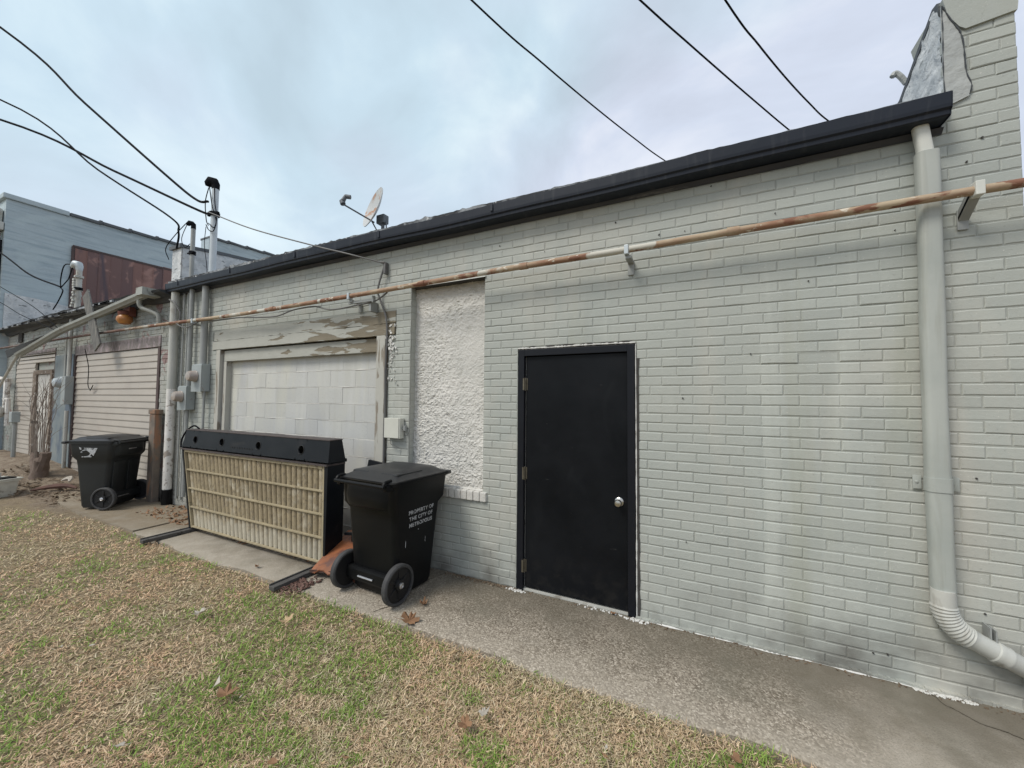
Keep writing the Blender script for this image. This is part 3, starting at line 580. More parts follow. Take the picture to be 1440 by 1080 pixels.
m = splat(-.43, -.035, .09, .03, 70, 1); m2 = splat(-1.40, -.035, .09, .025, 45, 2); m3 = splat(1.16, -.03, .14, .022, 110, 3); m4 = splat(-.7, -.02, .2, .02, 30, 4)
for q in (m2, m3, m4): m.add(q.v, q.f)
m.obj('spilled_paint', 'caulk', path, kind='stuff'); random.seed(21)
def crack(pts_, wmax):
    cp = smooth_pts(pts_, 14); m = MB(); rs = []
    for i, p in enumerate(cp):
        o_ = .010*mn.noise(Vector((p.x*14, p.y*14, 3)))+.004*mn.noise(Vector((p.x*60, p.y*60, 3))); w_ = wmax*(.25+abs(mn.noise(Vector((i*.3, 1, 5))))*1.3)
        rs.append([(p.x+o_, p.y+o_-w_, .0032+.003), (p.x+o_, p.y+o_+w_, .0032+.003), (p.x+o_, p.y+o_, .001)])
    m.rings(rs, False); m.obj('crack', 'crack', path)
crack([(1.08, -.01, 0), (1.13, -.10, 0), (1.22, -.19, 0), (1.33, -.23, 0), (1.5, -.31, 0), (1.75, -.40, 0)], .0022)
crack([(-2.2, -.82, 0), (-2.12, -.6, 0), (-2.2, -.4, 0), (-2.1, -.02, 0)], .001)
# drilled holes and old nails in the wall
m = MB()
for hx, hz in ((.733, 2.733), (-.092, 2.805), (1.037, 2.6), (-1.598, 2.951), (-1.17, 2.83), (-.58, 2.964), (-.265, 2.811), (.452, 2.823), (-.116, 1.603), (1.334, 1.177), (1.346, .466), (.947, .141), (.884, .131), (-.102, .601), (-.27, 2.716), (.08, 3.094), (-3.6, 2.86), (-4.3, 2.8), (-5.4, 2.97), (-3.3, 2.55), (-2.75, 1.72), (1.41, 3.05), (1.345, 2.93), (.3, 1.9), (.62, 2.35)):
    s_ = random.uniform(.003, .0065); m.prism([(hx+s_*math.cos(t_)*random.uniform(.6, 1.3), hz+s_*math.sin(t_)*random.uniform(.6, 1.3)) for t_ in np.arange(0, 6.2, .9)], -.0062, .0, 'y')
m.obj('drilled_holes', 'void', building, kind='stuff')

# ---- downspouts of the brick building
def rrect(cx, cy, w, d, z, rr=.02, n=4, dx=0):
    P = []
    for q, (sx, sy) in enumerate(((1, 1), (-1, 1), (-1, -1), (1, -1))):
        for k in range(n+1):
            a_ = math.pi/2*(q+k/n); P.append((cx+sx*(w/2-rr)+rr*math.cos(a_), cy+sy*(d/2-rr)+rr*math.sin(a_), z))
    return P
sp_ = link(None, 'downspout', building)
m = MB(); zs = np.linspace(.56, 3.0, 30); m.rings([rrect(1.163+.0025*math.sin(z_*3), -.052, .096+.002*math.sin(z_*7), .08, z_, .026) for z_ in zs], True); m.obj('spout_pipe', 'spout', sp_)
m = MB(); m.rings([rrect(1.163-(z_-2.97)*.14, -.052+(z_-2.97)*-.05, .068, .06, z_, .022) for z_ in np.linspace(2.96, 3.15, 6)], True); m.obj('spout_neck', 'spout_light', sp_)
m = MB(); m.rings([rrect(1.163, -.052, .104, .088, z_, .028) for z_ in (1.10, 1.175)], True)
m.bbox(1.075, 1.112, -.012, -.005, 1.10, 1.175, .002); m.bbox(1.20, 1.265, -.012, -.005, 1.10, 1.175, .002)
for x_ in (1.09, 1.235): m.lathe([(.008, 0), (.008, .004), (.003, .006)], 10, TR(x_, -.012, 1.14, R_(90)))
m.obj('strap', 'spout', sp_)
pth = [(1.163, -.06, .58), (1.163, -.06, .54), (1.164, -.06, .50)]
for k in range(0, 25):
    a_ = R_(64)*k/24; pth.append((1.164+.17*(1-math.cos(a_)), -.06, .50-.17*math.sin(a_)))
tx, tz = math.sin(R_(64)), -math.cos(R_(64)); ex, ez = pth[-1][0], pth[-1][2]
rad = [.048, .050, .051]+[.052+.004*(k % 2) for k in range(25)]
for k, (d_, rr_) in enumerate(((.02, .050), (.05, .049), (.09, .049), (.095, .054), (.11, .055), (.125, .051), (.14, .0545), (.152, .051), (.156, .048), (.4, .048), (.95, .048))): pth.append((ex+tx*d_, -.06, ez+tz*d_)); rad.append(rr_)
m = MB(); m.tube(pth, rad, 20); m.obj('elbow', 'pvc', sp_)
m = MB(); m.box(ex+tx*.10-.018, ex+tx*.10-.012, -.07, -.005, ez+.01, ez+.075); m.box(ex+tx*.10+.002, ex+tx*.10+.008, -.07, -.005, ez, ez+.065); m.obj('hanger', 'conduit', sp_)
sp_ = link(None, 'downspout', building)
m = MB(); m.tube([(-7.04, -.07, 3.16), (-7.045, -.07, 3.0)], .05, 14); m.tube([(-7.045, -.07, 3.02), (-7.05, -.068, 1.7)], .056, 14); m.obj('spout_pipe', 'pvc', sp_)
m = MB(); m.tube([(-7.05, -.068, 1.7), (-7.05, -.068, .22)], .0555, 14); m.obj('spout_pipe', 'pvc_white', sp_)
m = MB(); m.tube([(-7.05, -.068, .23), (-7.05, -.068, .0)], .062, 14); m.obj('drain_boot', 'plastic', sp_)

# ------------------------------------------------------------------ service pipe with brackets
pipe = link(None, 'gas_pipe', None, 'long rusty steel pipe running along both buildings under the gutter', 'pipe')
pts = [(3.2, -.14, 2.712), (1.485, -.14, 2.705), (.316, -.14, 2.694), (-.482, -.14, 2.683), (-1.541, -.14, 2.680), (-3.428, -.14, 2.653), (-5.372, -.14, 2.640), (-7.19, -.14, 2.662), (-9.70, -.14, 2.682), (-12.2, -.14, 2.69), (-14.95, -.14, 2.692)]
P = smooth_pts(pts, 8)
m = MB(); m.tube(P, [.0235 if p.x > -8 else .021 for p in P], 14); m.obj('pipe_run', 'pipe', pipe)
for x_, z_ in ((.20, 2.694), (-1.30, 2.681), (-2.35, 2.67), (-4.6, 2.644)):
    m = MB(); m.tube([(x_-.035, -.14, z_), (x_+.035, -.14, z_)], .0285, 14); m.obj('coupling', 'pipe', pipe)
def bracket(x_, z_, side=0, cl='conduit_light'):
    m = MB(); m.bbox(x_-.015, x_+.015, -.170, -.115, z_-.040, z_+.028, .004); b_ = m.obj('pipe_clamp', cl, pipe)
    m = MB(); m.bbox(x_-.012+side, x_+.03+side, -.14, -.002, z_-.065, z_-.042, .003); m.bbox(x_-.014+side, x_+.032+side, -.012, -.003, z_-.15, z_-.045, .003); m.obj('bracket', 'conduit', pipe)
bracket(-.475, 2.683); bracket(-3.30, 2.655, .0); bracket(-6.35, 2.648)
m = MB(); m.bbox(-3.34, -2.98, -.125, -.105, 2.575, 2.60, .003); m.bbox(-3.0, -2.985, -.13, -.09, 2.56, 2.63, .003); m.bbox(-3.07, -3.04, -.10, -.003, 2.48, 2.585, .003); m.obj('bracket', 'conduit', pipe)
# angled strut at the pier
m = MB(); m.bbox(1.300, 1.336, -.172, -.115, 2.670, 2.745, .004); m.obj('pipe_clamp', 'spout_light', pipe)
Mx = Matrix.Translation((1.32, -.06, 2.655)) @ Matrix.Rotation(R_(-38), 4, 'X')
m = MB(); m.bbox(-.022, .022, -.10, .085, -.018, .004, .003, Mx); m.bbox(-.022, -.017, -.10, .085, -.018, .03, .002, Mx); m.bbox(1.295, 1.34, -.012, -.003, 2.545, 2.66, .003); m.obj('bracket', 'conduit', pipe)

# ------------------------------------------------------------------ electrical things on the wall
def cable(name, label, pts_, rad_=.008, mt='cable', n=8, cat='cable', group=None, par=None):
    m = MB(); m.tube(smooth_pts(pts_, n), rad_, 7); 
    return m.obj(name, mt, par, label=label, cat=None if par else cat, group=group)
def meter(x_, z_, w, h, label, pipes):
    t_ = thing('electric_meter', label, 'electric meter', (x_, 0, z_))
    m = MB(); m.bbox(-w/2, w/2, -.115, -.006, -h/2, h/2, .008); m.box(-w/2-.004, w/2+.004, -.121, -.115, -h/2-.003, h/2*.9); m.obj('box', 'box_grey', t_)
    m = MB(); m.lathe([(.078, 0), (.082, .012), (.075, .02), (.070, .075), (.058, .095), (.02, .10)], 20, TR(-w*.06, -.121, .02, R_(90))); m.obj('meter_glass', 'glass_meter', t_)
    for (dx, a_, b_, rr_) in pipes: m = MB(); m.tube([(dx, -.06, a_), (dx, -.06, b_)], rr_, 12); m.obj('conduit', 'conduit', t_)
    return t_
meter(-6.27, 1.85, .24, .38, 'round glass electric meter on tall grey box beside the blocked opening', [(.03, .19, 1.29, .042), (.09, -.19, -1.75, .016)])
meter(-6.63, 1.57, .22, .34, 'lower glass electric meter on small grey box beside white downspout', [(.03, .17, 1.57, .030), (.02, -.17, -1.4, .025)])
bx = thing('junction_box', 'small cream utility box between the wooden jamb and stucco panel', 'junction box', (-2.745, 0, 1.29))
m = MB(); m.bbox(-.095, .095, -.07, -.006, -.10, .10, .006); m.bbox(-.10, .085, -.078, -.0702, -.095, .10, .003); m.obj('cover', 'box_cream', bx)
m = MB(); m.tube([(.10, -.03, .0), (.135, -.03, .0)], .012, 8); m.tube([(.125, -.03, -.02), (.125, -.03, .03)], .018, 8); m.obj('fitting', 'conduit', bx)
m = MB(); m.tube(smooth_pts([(.12, -.03, -.03), (.17, -.05, -.06), (.2, -.04, -.01)], 4), .003, 5); m.tube(smooth_pts([(-.06, -.03, -.10), (-.03, -.05, -.16), (.05, -.03, -.19)], 4), .003, 5); m.obj('wire', 'cable_grey', bx)
# masts above the roof
def mast(name_, label, x_, z0, z1, rad_, headmt, headr, mt='conduit_light', lean=0):
    t_ = thing('service_mast', label, 'service mast', (x_, -.08, 0))
    m = MB(); m.tube([(0, 0, z0), (lean, 0, z1)], rad_, 14); m.obj('conduit', mt, t_)
    m = MB(); m.tube([(lean, 0, z1-.04), (lean, 0, z1+.03), (lean-headr*.3, -.01, z1+headr), (lean-headr*1.0, -.03, z1+headr*1.25), (lean-headr*1.7, -.04, z1+headr*.7), (lean-headr*1.9, -.04, z1+headr*.2)], [rad_*1.1, headr*.8, headr*1.0, headr*1.0, headr*.8, headr*.45], 12); m.obj('weatherhead', headmt, t_)
    m = MB(); m.tube([(lean*.6, 0, z1-.42), (lean*.6, 0, z1-.37)], rad_*1.5, 12); m.bbox(lean*.6-rad_*3, lean*.6+rad_*3, -.03, .0, z1-.405, z1-.385, .003); m.obj('strap', 'cable', t_)
    return t_
m1 = mast('a', 'tall pale mast with black weatherhead rising above the roof edge', -6.06, 3.16, 4.52, .042, 'cable', .062)
for pts_ in ([(-.07, -.05, 4.5), (-.12, -.06, 4.3), (-.10, -.05, 4.05), (-.02, -.06, 3.95)], [(.03, -.03, 4.5), (.10, -.05, 4.25), (.18, -.06, 4.02), (.12, -.06, 3.85), (.0, -.06, 3.88), (-.1, -.05, 3.98)], [(-.05, -.05, 4.5), (.06, -.06, 4.2), (.15, -.05, 3.98), (.1, -.05, 3.9), (-.02, -.06, 3.98)], [(-.10, -.05, 3.95), (-.14, -.04, 3.7), (-.10, -.02, 3.4), (-.13, 0, 3.2)]):
    m = MB(); m.tube(smooth_pts(pts_, 6), .006 if pts_[-1][2] > 3.5 else .004, 6); m.obj('wire', 'cable', m1)
m2 = mast('b', 'short grey mast with bent weatherhead between left parapet and tall mast', -6.60, 3.15, 4.06, .028, 'cable', .036, 'conduit')
m = MB(); m.tube(smooth_pts([(-.1, -.05, 4.1), (-.25, -.1, 3.95), (-.40, -.15, 3.75), (-.42, -.1, 3.6)], 5), .006, 6); m.tube(smooth_pts([(-.05, -.05, 4.1), (-.2, -.05, 3.9), (-.1, -.05, 3.75), (-.03, -.02, 3.80)], 5), .005, 6); m.obj('wire', 'cable', m2)
m3 = mast('c', 'stubby corroded mast with hooded weatherhead before the rusty red panel', -10.66, 3.2, 4.02, .042, 'conduit_light', .07, 'pvc')
m = MB(); m.tube(smooth_pts([(-.12, -.06, 4.1), (-.45, -.08, 4.12), (-.52, -.1, 3.85), (-.40, -.12, 3.66)], 5), .010, 6); m.tube([(-.42, -.12, 3.66), (-.2, -.08, 3.82), (-.1, -.06, 4.05)], .010, 6); m.tube(smooth_pts([(-.36, -.12, 3.64), (-.3, -.12, 3.58), (-.42, -.14, 3.4), (-.58, -.16, 3.25)], 4), .010, 6); m.obj('wire', 'cable', m3)
m = MB()
for k in range(12): m.bbox(-.09+.02*k/3, -.02+.02*k/3, -.07, .05, 3.28+.05*k, 3.32+.05*k, .006, TR(random.uniform(-.05, .05), 0, 0))
m.obj('insulator', 'pvc', m3)
# overhead lines (x from the far left pole towards the masts)
cable('overhead_cable', 'thick black overhead cable, uppermost at left, ending at the tall mast', [(-12.6, -3.6, 9.6), (-9.715, -1.325, 7.294), (-8.35, -.75, 6.02), (-6.95, -.25, 4.78), (-6.45, -.12, 4.40), (-6.2, -.1, 4.33)], .017)
cable('overhead_cable', 'black overhead cable, middle one at left, crossing to the tall mast strap', [(-13.5, -3.4, 6.9), (-9.729, -1.267, 5.86), (-7.85, -.55, 4.95), (-6.4, -.12, 4.24), (-6.07, -.13, 4.13)], .017)
cable('overhead_cable', 'sagging black overhead cable ending at the short bent mast', [(-13.2, -3.3, 7.4), (-9.726, -1.279, 6.169), (-8.1, -.65, 4.98), (-7.0, -.2, 4.23), (-6.85, -.15, 4.0), (-6.88, -.15, 3.75)], .013)
cable('overhead_cable', 'thick black cable reaching the stubby mast by the rusty panel', [(-19, -.4, 6.55), (-14.626, -.274, 4.908), (-12.6, -.26, 4.12), (-11.07, -.2, 3.68)], .016)
cable('overhead_cable', 'upper of two thin wires crossing low at far left into the fallen gutter', [(-19, -.3, 5.45), (-14.634, -.242, 4.114), (-12.3, -.24, 3.40), (-10.7, -.27, 2.80)], .007)
cable('overhead_cable', 'lower of two thin wires crossing low at far left into the fallen gutter', [(-19, -.3, 4.95), (-14.638, -.227, 3.75), (-13.0, -.25, 3.30), (-10.75, -.27, 2.78)], .007)
def line3(label, a, b, sag=.12, r_=.017):
    a, b = Vector(a), Vector(b); P_ = [a+(b-a)*t_-Vector((0, 0, 1))*(sag*4*(t_)*(1-t_)) for t_ in (-1.6, -.8, 0, .25, .5, .75, 1, 1.6, 2.4)]
    cable('overhead_cable', label, P_, r_)
line3('leftmost of three black wires passing over the roof at right', (-3.658, 2.678, 8.808), (-.928, 9.571, 9.04))
line3('middle of three black wires passing over the roof at right', (-.916, 4.017, 8.835), (2.127, 8.856, 8.615), .03)
line3('rightmost of three black wires, nearest the pier, over the roof', (.472, 4.695, 8.848), (3.039, 9.29, 8.862), .16)
cable('drop_cable', 'thin grey drop cable from the tall mast across the gutter to the wall hook', [(-6.07, -.15, 4.13), (-5.0, -.19, 3.68), (-3.86, -.20, 3.275), (-3.3, -.19, 3.09), (-2.95, -.06, 2.985)], .0075, 'cable_grey')
m = MB(); m.bbox(-2.935, -2.905, -.05, -.003, 2.87, 2.99, .004); m.tube([(-2.95, -.06, 2.985), (-2.92, -.045, 2.985)], .012, 6)
m.obj('cable_hook', 'cable_grey', None, label='small metal cable hook on the wall above the rusty pipe end of blocked opening', cat='hook')
cable('wall_cable', 'grey cable dropping from the hook behind the pipe down the wooden jamb', [(-2.93, -.04, 2.95), (-3.0, -.05, 2.72), (-2.99, -.03, 2.62), (-2.90, -.03, 2.42), (-2.885, -.025, 2.2), (-2.90, -.022, 1.9), (-2.895, -.02, 1.45), (-2.90, -.02, .8), (-2.9, -.02, .1)], .010, 'cable_grey')
cable('wall_cable', 'loose cable swagging below the rusty pipe above the blocked opening', [(-6.95, -.10, 2.9), (-6.8, -.15, 2.66), (-6.5, -.16, 2.56), (-6.2, -.13, 2.63), (-5.9, -.12, 2.615), (-5.3, -.13, 2.60), (-4.6, -.12, 2.555), (-4.25, -.12, 2.60), (-3.9, -.11, 2.61), (-3.6, -.12, 2.545), (-3.2, -.11, 2.56), (-2.98, -.10, 2.58), (-2.8, -.12, 2.64)], .008, 'cable_grey')
cable('wall_cable', 'cable looping from the white downspout top around the conduits', [(-7.05, -.14, 3.02), (-6.9, -.13, 2.95), (-6.82, -.10, 2.8), (-6.80, -.12, 2.66), (-6.72, -.13, 2.60)], .010, 'cable_grey')
for x_, lb in ((-6.9, 'thin conduit left of the meters, close beside the white downspout'), (-6.78, 'thin conduit on the wall between white downspout and lower meter')):
    m = MB(); m.tube([(x_, -.02, 3.12), (x_+.01, -.02, .1)], .013, 8); m.obj('conduit_run', 'conduit', None, label=lb, cat='conduit')

# ------------------------------------------------------------------ satellite dish
d = thing('satellite_dish', 'small grey satellite dish with rust patch standing on the roof', 'satellite dish', (-4.02, 1.0, 3.48))
Md = Matrix.Translation((-.11, 0, .80)) @ Vector((-.34, -.84, .26)).normalized().to_track_quat('Z', 'Y').to_matrix().to_4x4()
m = MB(); rs = [[((r_*.26)*math.cos(t_), (r_*.31)*math.sin(t_), .06*r_*r_+o_) for t_ in np.linspace(0, 2*math.pi, 33)[:-1]] for r_, o_ in [(k/8, 0) for k in range(1, 9)]+[(1.0, -.008)]+[(k/8, -.01) for k in range(8, 0, -1)]]
m.rings(rs, True, (True, True), Md); m.obj('reflector', 'dish', d)
ap = Md @ Vector((0, -.20, .04)); fp = Md @ Vector((.02, -.22, .42)); mp_ = Vector((.0, .0, .55))
m = MB(); m.tube([Md @ Vector((0, -.2, -.03)), ap, fp], .011, 8); m.obj('arm', 'dish_metal', d)
m = MB(); m.tube([fp, fp+Vector((-.02, 0, .05))], .035, 10); m.tube([fp+Vector((0, 0, .05)), fp+Vector((.03, .02, .12))], [.03, .022], 10); m.tube([fp+Vector((.02, .02, .11)), fp+Vector((.08, .05, .10))], .028, 10); m.obj('receiver', 'dish_metal', d)
m = MB(); m.tube([(.02, 0, 0), (.02, 0, .62)], .024, 10); m.bbox(-.06, .08, -.05, .05, .56, .68, .01); m.tube([(-.08, 0, .0), (-.10, 0, .5), (-.16, -.03, .62)], .010, 6); m.tube([(.1, 0, .2), (.08, 0, .58)], .010, 6); m.obj('mount', 'dish_metal', d)
m = MB(); m.prism([(-.25, -.02), (.3, -.02), (.28, .02), (.02, .05), (-.22, .03)], -.08, .12, 'y'); m.obj('foot', 'tar', d)

# ------------------------------------------------------------------ neighbouring house with siding
nb = link(None, 'neighbour_building', None, 'weathered low brick building with beige vinyl siding closing its openings and a torn gutter', 'building')
ops = [(-10.93, -7.58, -.2, 2.55), (-14.35, -11.90, -.2, 2.57)]
m = MB()
for a, b, c_, d_ in rects(-15.15, -7.155, -.2, 3.16, ops): m.box(a, b, .006, .30, c_, d_)
m.box(-10.95, -7.56, .06, .30, -.2, 2.56); m.box(-14.36, -11.89, .06, .30, -.2, 2.58); m.obj('wall', 'brick_far', nb)
m = MB()
for i in range(46):
    z0, z1 = i*H+.004, (i+1)*H-.003
    for k in range(0, 42):
        a = -15.15+k*BL+(0 if i % 2 else BL/2); b = min(a+BL, -7.16)
        if any(b > o_[0] and a < o_[1] and z1 > o_[2] and z0 < o_[3] for o_ in ops): 
            for o_ in ops:
                if a < o_[0] < b: b = o_[0]
                elif a < o_[1] < b: a = o_[1]
            if any(a >= o_[0]-.01 and b <= o_[1]+.01 and z0 < o_[3] for o_ in ops): continue
        if b-a > .03: brick_mesh(m, a+.004, b-.004, z0, z1, random.gauss(0, .002), .02)
m.obj('brickwork', 'brick_far', nb, kind='stuff')
m = MB(); m.box(-11.88, -10.95, -.012, -.004, -.1, 2.4); m.obj('pilaster', 'pilaster', nb)
m = MB(); m.box(-15.15, -7.36, 8.7, 9, -.2, 3.4); m.obj('outer_wall', 'brick_far', nb)
for (a, b, z0, z1, n) in ((-10.86, -7.66, .0, 2.36, 22), (-14.3, -13.10, .2, 2.3, 20), (-12.0, -11.92, .2, 2.3, 20)):
    hh = (z1-z0)/n
    for i in range(n):
        m = MB(); zz = z0+i*hh; m.prism([(.012, zz-.004), (.004, zz), (.003, zz+.012), (.016, zz+hh-.002), (.045, zz+hh-.002), (.045, zz-.004)], a, b, 'x'); m.obj('siding_board', 'siding', nb)
for i in range(3):
    m = MB(); zz = 2.302+i*.088; m.prism([(.012, zz-.004), (.004, zz), (.003, zz+.012), (.026, zz+.082), (.045, zz+.082), (.045, zz-.004)], -14.3, -11.92, 'x') if i < 1 else m.prism([(.012, zz-.004), (.004, zz), (.026, zz+.06), (.045, zz+.06)], -14.3, -11.92, 'x'); m.obj('siding_board', 'siding', nb)
for (a, b, z0, z1) in ((-10.92, -7.60, 2.37, 2.545), (-14.33, -11.93, 2.50, 2.57)):
    m = MB(); m.bbox(a, b, -.006, .05, z0, z1, .004); m.obj('header_board', 'board_grey', nb)
for (a, b, z1) in ((-7.655, -7.585, 2.36), (-10.925, -10.865, 2.36), (-11.918, -11.885, 2.49)):
    m = MB(); m.bbox(a, b, -.012, .05, 0, z1, .004); m.obj('corner_trim', 'siding_trim', nb)
dr = link(None, 'door', nb)
m = MB(); m.bbox(-13.10, -12.90, -.02, .05, .15, 2.13, .004); m.bbox(-12.10, -12.0, -.02, .05, .15, 2.13, .004); m.bbox(-12.899, -12.101, -.02, .05, 2.04, 2.13, .004); m.obj('door_frame', 'old_frame', dr)
m = MB(); m.bbox(-12.89, -12.11, .01, .045, .2, 2.035, .004)
for (a, b, c_, d_) in ((-12.82, -12.53, .32, .9), (-12.47, -12.18, .32, .9), (-12.82, -12.53, 1.1, 1.85), (-12.47, -12.18, 1.1, 1.85)): m.bbox(a, b, -.0, .0095, c_, d_, .003)
m.obj('door_leaf', 'white_door', dr)
m = MB(); m.lathe([(.04, 0), (.03, .02), (.02, .05), (.035, .07), (.01, .09)], 12, TR(-12.78, .01, 1.02, R_(90))); m.lathe([(.04, 0), (.04, .02), (.01, .03)], 12, TR(-12.78, .01, 1.22, R_(90))); m.obj('knob', 'cable', dr)
# eave: rotted fascia, dark torn roof edge
m = MB(); xs = np.linspace(-15.2, -7.17, 70); rs = []
for i, x_ in enumerate(xs):
    z_ = 3.17-.03*math.sin((x_+7)*.4)-.05*max(0, (-x_-10)/5)+.02*mn.noise(Vector((x_*3, 0, 0))); lo = .10+.05*mn.noise(Vector((x_*2.3, 5, 0)))
    rs.append([(x_, -.22, z_), (x_, -.20, z_-.03), (x_, -.06, z_-lo*.7), (x_, -.03, z_-lo-.03), (x_, -.0, z_-lo-.03), (x_, .1, z_+.03)])
m.rings(rs, False); m.obj('roof_edge', 'tar_black', nb)
m = MB()
for k in range(26):
    x_ = random.uniform(-15, -9); m.bbox(x_, x_+random.uniform(.15, .5), -.235, -.205, 3.135-.05*max(0, (-x_-10)/5), 3.15-.05*max(0, (-x_-10)/5)+.02, .004, None)
m.obj('roof_flake', 'tar', nb, kind='stuff')
m = MB(); m.add([(-15.1, -.2, 3.15), (-7.37, -.2, 3.19), (-7.37, 9, 3.5), (-15.1, 9, 3.5), (-15.1, -.2, 3.10), (-7.37, -.2, 3.14), (-7.37, 9, 3.4), (-15.1, 9, 3.4)], [(0, 1, 2, 3), (4, 5, 6, 7), (0, 1, 5, 4), (1, 2, 6, 5), (2, 3, 7, 6), (3, 0, 4, 7)]); m.obj('roof', 'tar', nb)
# gutter torn loose and hanging down
g1, g2 = Vector((-7.42, -.22, 3.16)), Vector((-10.75, -.26, 2.80)); g3 = Vector((-12.75, -.32, 2.43))
m = MB(); gpr = [(-.0, .05), (.0, -.05), (-.07, -.055), (-.085, -.03), (-.115, .0), (-.12, .05), (-.113, .05), (-.108, .003), (-.08, -.022), (-.066, -.048), (-.006, -.044), (-.006, .05)]
rs = []
for k in range(41):
    t_ = k/40; p = g1.lerp(g2, t_*1.6) if t_ < .625 else g2.lerp(g3, (t_-.625)/.375); tw = .25*ss(.55, 1, t_)
    a_s = [(a*.8, b*.78) for a, b in gpr]; rs.append([(p.x, p.y+a*math.cos(tw)-b*math.sin(tw)+.05, p.z+a*math.sin(tw)+b*math.cos(tw)+.006*mn.noise(Vector((p.x*2.2, 0, 1)))) for a, b in a_s])
m.rings(rs, False); fg = m.obj('fallen_gutter', 'gutter_old', None, label='long pale gutter torn loose and sloping down across the siding building', cat='gutter')
# it is its own thing: end flap and hanging stick are parts of it
m = MB(); rs = []
for k in range(16):
    t_ = k/15; p = Vector((-11.3, -.30, 2.72)).lerp(Vector((-13.2, -.36, 2.38)), t_); w = .02+.16*t_*(1+.3*mn.noise(Vector((t_*6, 0, 0))))
    rs.append([(p.x, p.y, p.z), (p.x-.02, p.y-.03, p.z+w*.8), (p.x-.02, p.y-.02, p.z+w*.8+.01), (p.x, p.y+.01, p.z)])
m.rings(rs, False); m.obj('torn_lining', 'tar_black', fg)
m = MB(); m.tube([(-12.72, -.33, 2.42), (-13.85, -.34, 1.68), (-14.6, -.34, 1.2)], .024, 8); m.tube([(-12.6, -.31, 2.42), (-12.75, -.31, 2.22)], .012, 6); m.obj('broken_spout', 'pvc', fg)
m = MB(); m.box(-7.42, -7.62, -.32, -.10, 3.10, 3.215); m.obj('gutter_outlet', 'gutter_old', fg)
el = MB(); el.tube(smooth_pts([(-7.80, -.20, 3.13), (-7.82, -.20, 3.03), (-7.80, -.17, 2.96), (-7.66, -.10, 2.90), (-7.56, -.06, 2.84), (-7.55, -.05, 2.72)], 6), .032, 14)
el.obj('elbow_spout', 'gutter_old', None, label='short S-shaped gutter elbow stub left of the white downspout', cat='downspout')
lp = thing('wall_lamp', 'round orange glass wall lamp under the torn gutter', 'wall lamp', (-8.52, -.02, 2.92))
m = MB(); m.lathe([(.01, -.10), (.07, -.085), (.105, -.03), (.10, .02), (.07, .06)], 20, TR(.02, -.11, -.06)); m.obj('globe', 'lamp_globe', lp)
m = MB(); m.bbox(-.11, .11, -.09, .0, -.02, .14, .01); m.lathe([(.085, 0), (.09, .05), (.05, .07)], 16, TR(.02, -.11, .0)); m.obj('lamp_base', 'lamp_base', lp)
m = MB(); m.bbox(-.12, .12, -.012, .012, -1.15, .02, .003, TR(-9.74, -.235, 3.38, 0, R_(-32), 0)); m.obj('hanging_plank', 'plank', None, label='loose grey wooden plank hanging from the eave over the siding', cat='plank')
cable('wall_cable', 'thin cable dangling from the loose plank over the beige siding', [(-9.78, -.2, 2.42), (-9.86, -.12, 2.1), (-10.05, -.06, 1.8), (-10.0, -.04, 1.7), (-9.9, -.04, 1.78), (-10.05, -.03, 1.68)], .006)
m = MB(); m.box(-14.15, -13.92, -.03, .03, 2.80, 3.02); m.obj('vent_hole', 'void', nb)
# meter and boxes on the pilaster
mt_ = thing('electric_meter', 'round electric meter on the blue stained pilaster between the siding panels', 'electric meter', (-10.98, 0, 1.72))
m = MB(); m.bbox(-.07, .12, -.13, -.013, -.30, .24, .008); m.obj('box', 'box_grey', mt_)
m = MB(); m.lathe([(.10, 0), (.10, .03), (.08, .09), (.02, .11)], 16, TR(-.22, -.10, .12, R_(90))); m.bbox(-.34, -.12, -.10, -.013, .0, .24, .006); m.obj('meter_glass', 'conduit_light', mt_)
m = MB(); m.tube([(.05, -.07, .24), (.05, -.07, 1.35)], .03, 10); m.tube([(.05, -.07, -.42), (.05, -.07, -1.75)], .028, 10); m.tube([(-.3, -.03, .2), (-.3, -.03, 1.1)], .014, 8); m.obj('conduit', 'pvc', mt_)
m = MB(); m.tube([(0, 0, 0), (0, 0, 1.20)], .0, 4); m = MB(); m.bbox(-.085, .085, -.045, .045, 0, 1.33, .012); m.bbox(-.10, .10, -.055, .055, 1.331, 1.40, .012)
po = m.obj('wooden_post', 'post', None, label='short rusty brown post with grey cap standing left of the white downspout', cat='post'); po.location = (-7.42, -.09, -.01)
# far left clutter
m = MB(); m.tube(smooth_pts([(-14.6, -.35, .2), (-14.6, -.35, 1.0), (-14.5, -.4, 1.22), (-14.2, -.5, 1.28)], 5), .06, 10); m.obj('vent_pipe', 'plastic', None, label='black bent vent pipe standing by the far end of the wall', cat='pipe')
t_ = thing('gas_meter', 'grey utility box on a thin post in front of the far siding', 'gas meter', (-12.98, -.25, .22))
m = MB(); m.tube([(0, 0, 0), (0, 0, .9)], .035, 8); m.obj('stem', 'conduit', t_)
m = MB(); m.bbox(-.09, .09, -.07, .05, .80, 1.02, .01); m.obj('box', 'box_grey', t_)
t_ = thing('gas_meter', 'pale cluster of pipes and a regulator at the far left corner of the wall', 'gas meter', (-14.3, -.12, 1.2))
m = MB(); m.tube([(0, 0, -.1), (0, 0, .75), (-.5, 0, .78)], .05, 8); m.tube([(-.1, 0, .3), (.15, 0, .3), (.15, 0, -.3)], .04, 8); m.obj('pipes', 'pvc_white', t_)
m = MB(); m.lathe([(.12, 0), (.15, .05), (.12, .1)], 16, TR(0, -.05, 0, R_(90))); m.obj('regulator', 'pvc', t_)
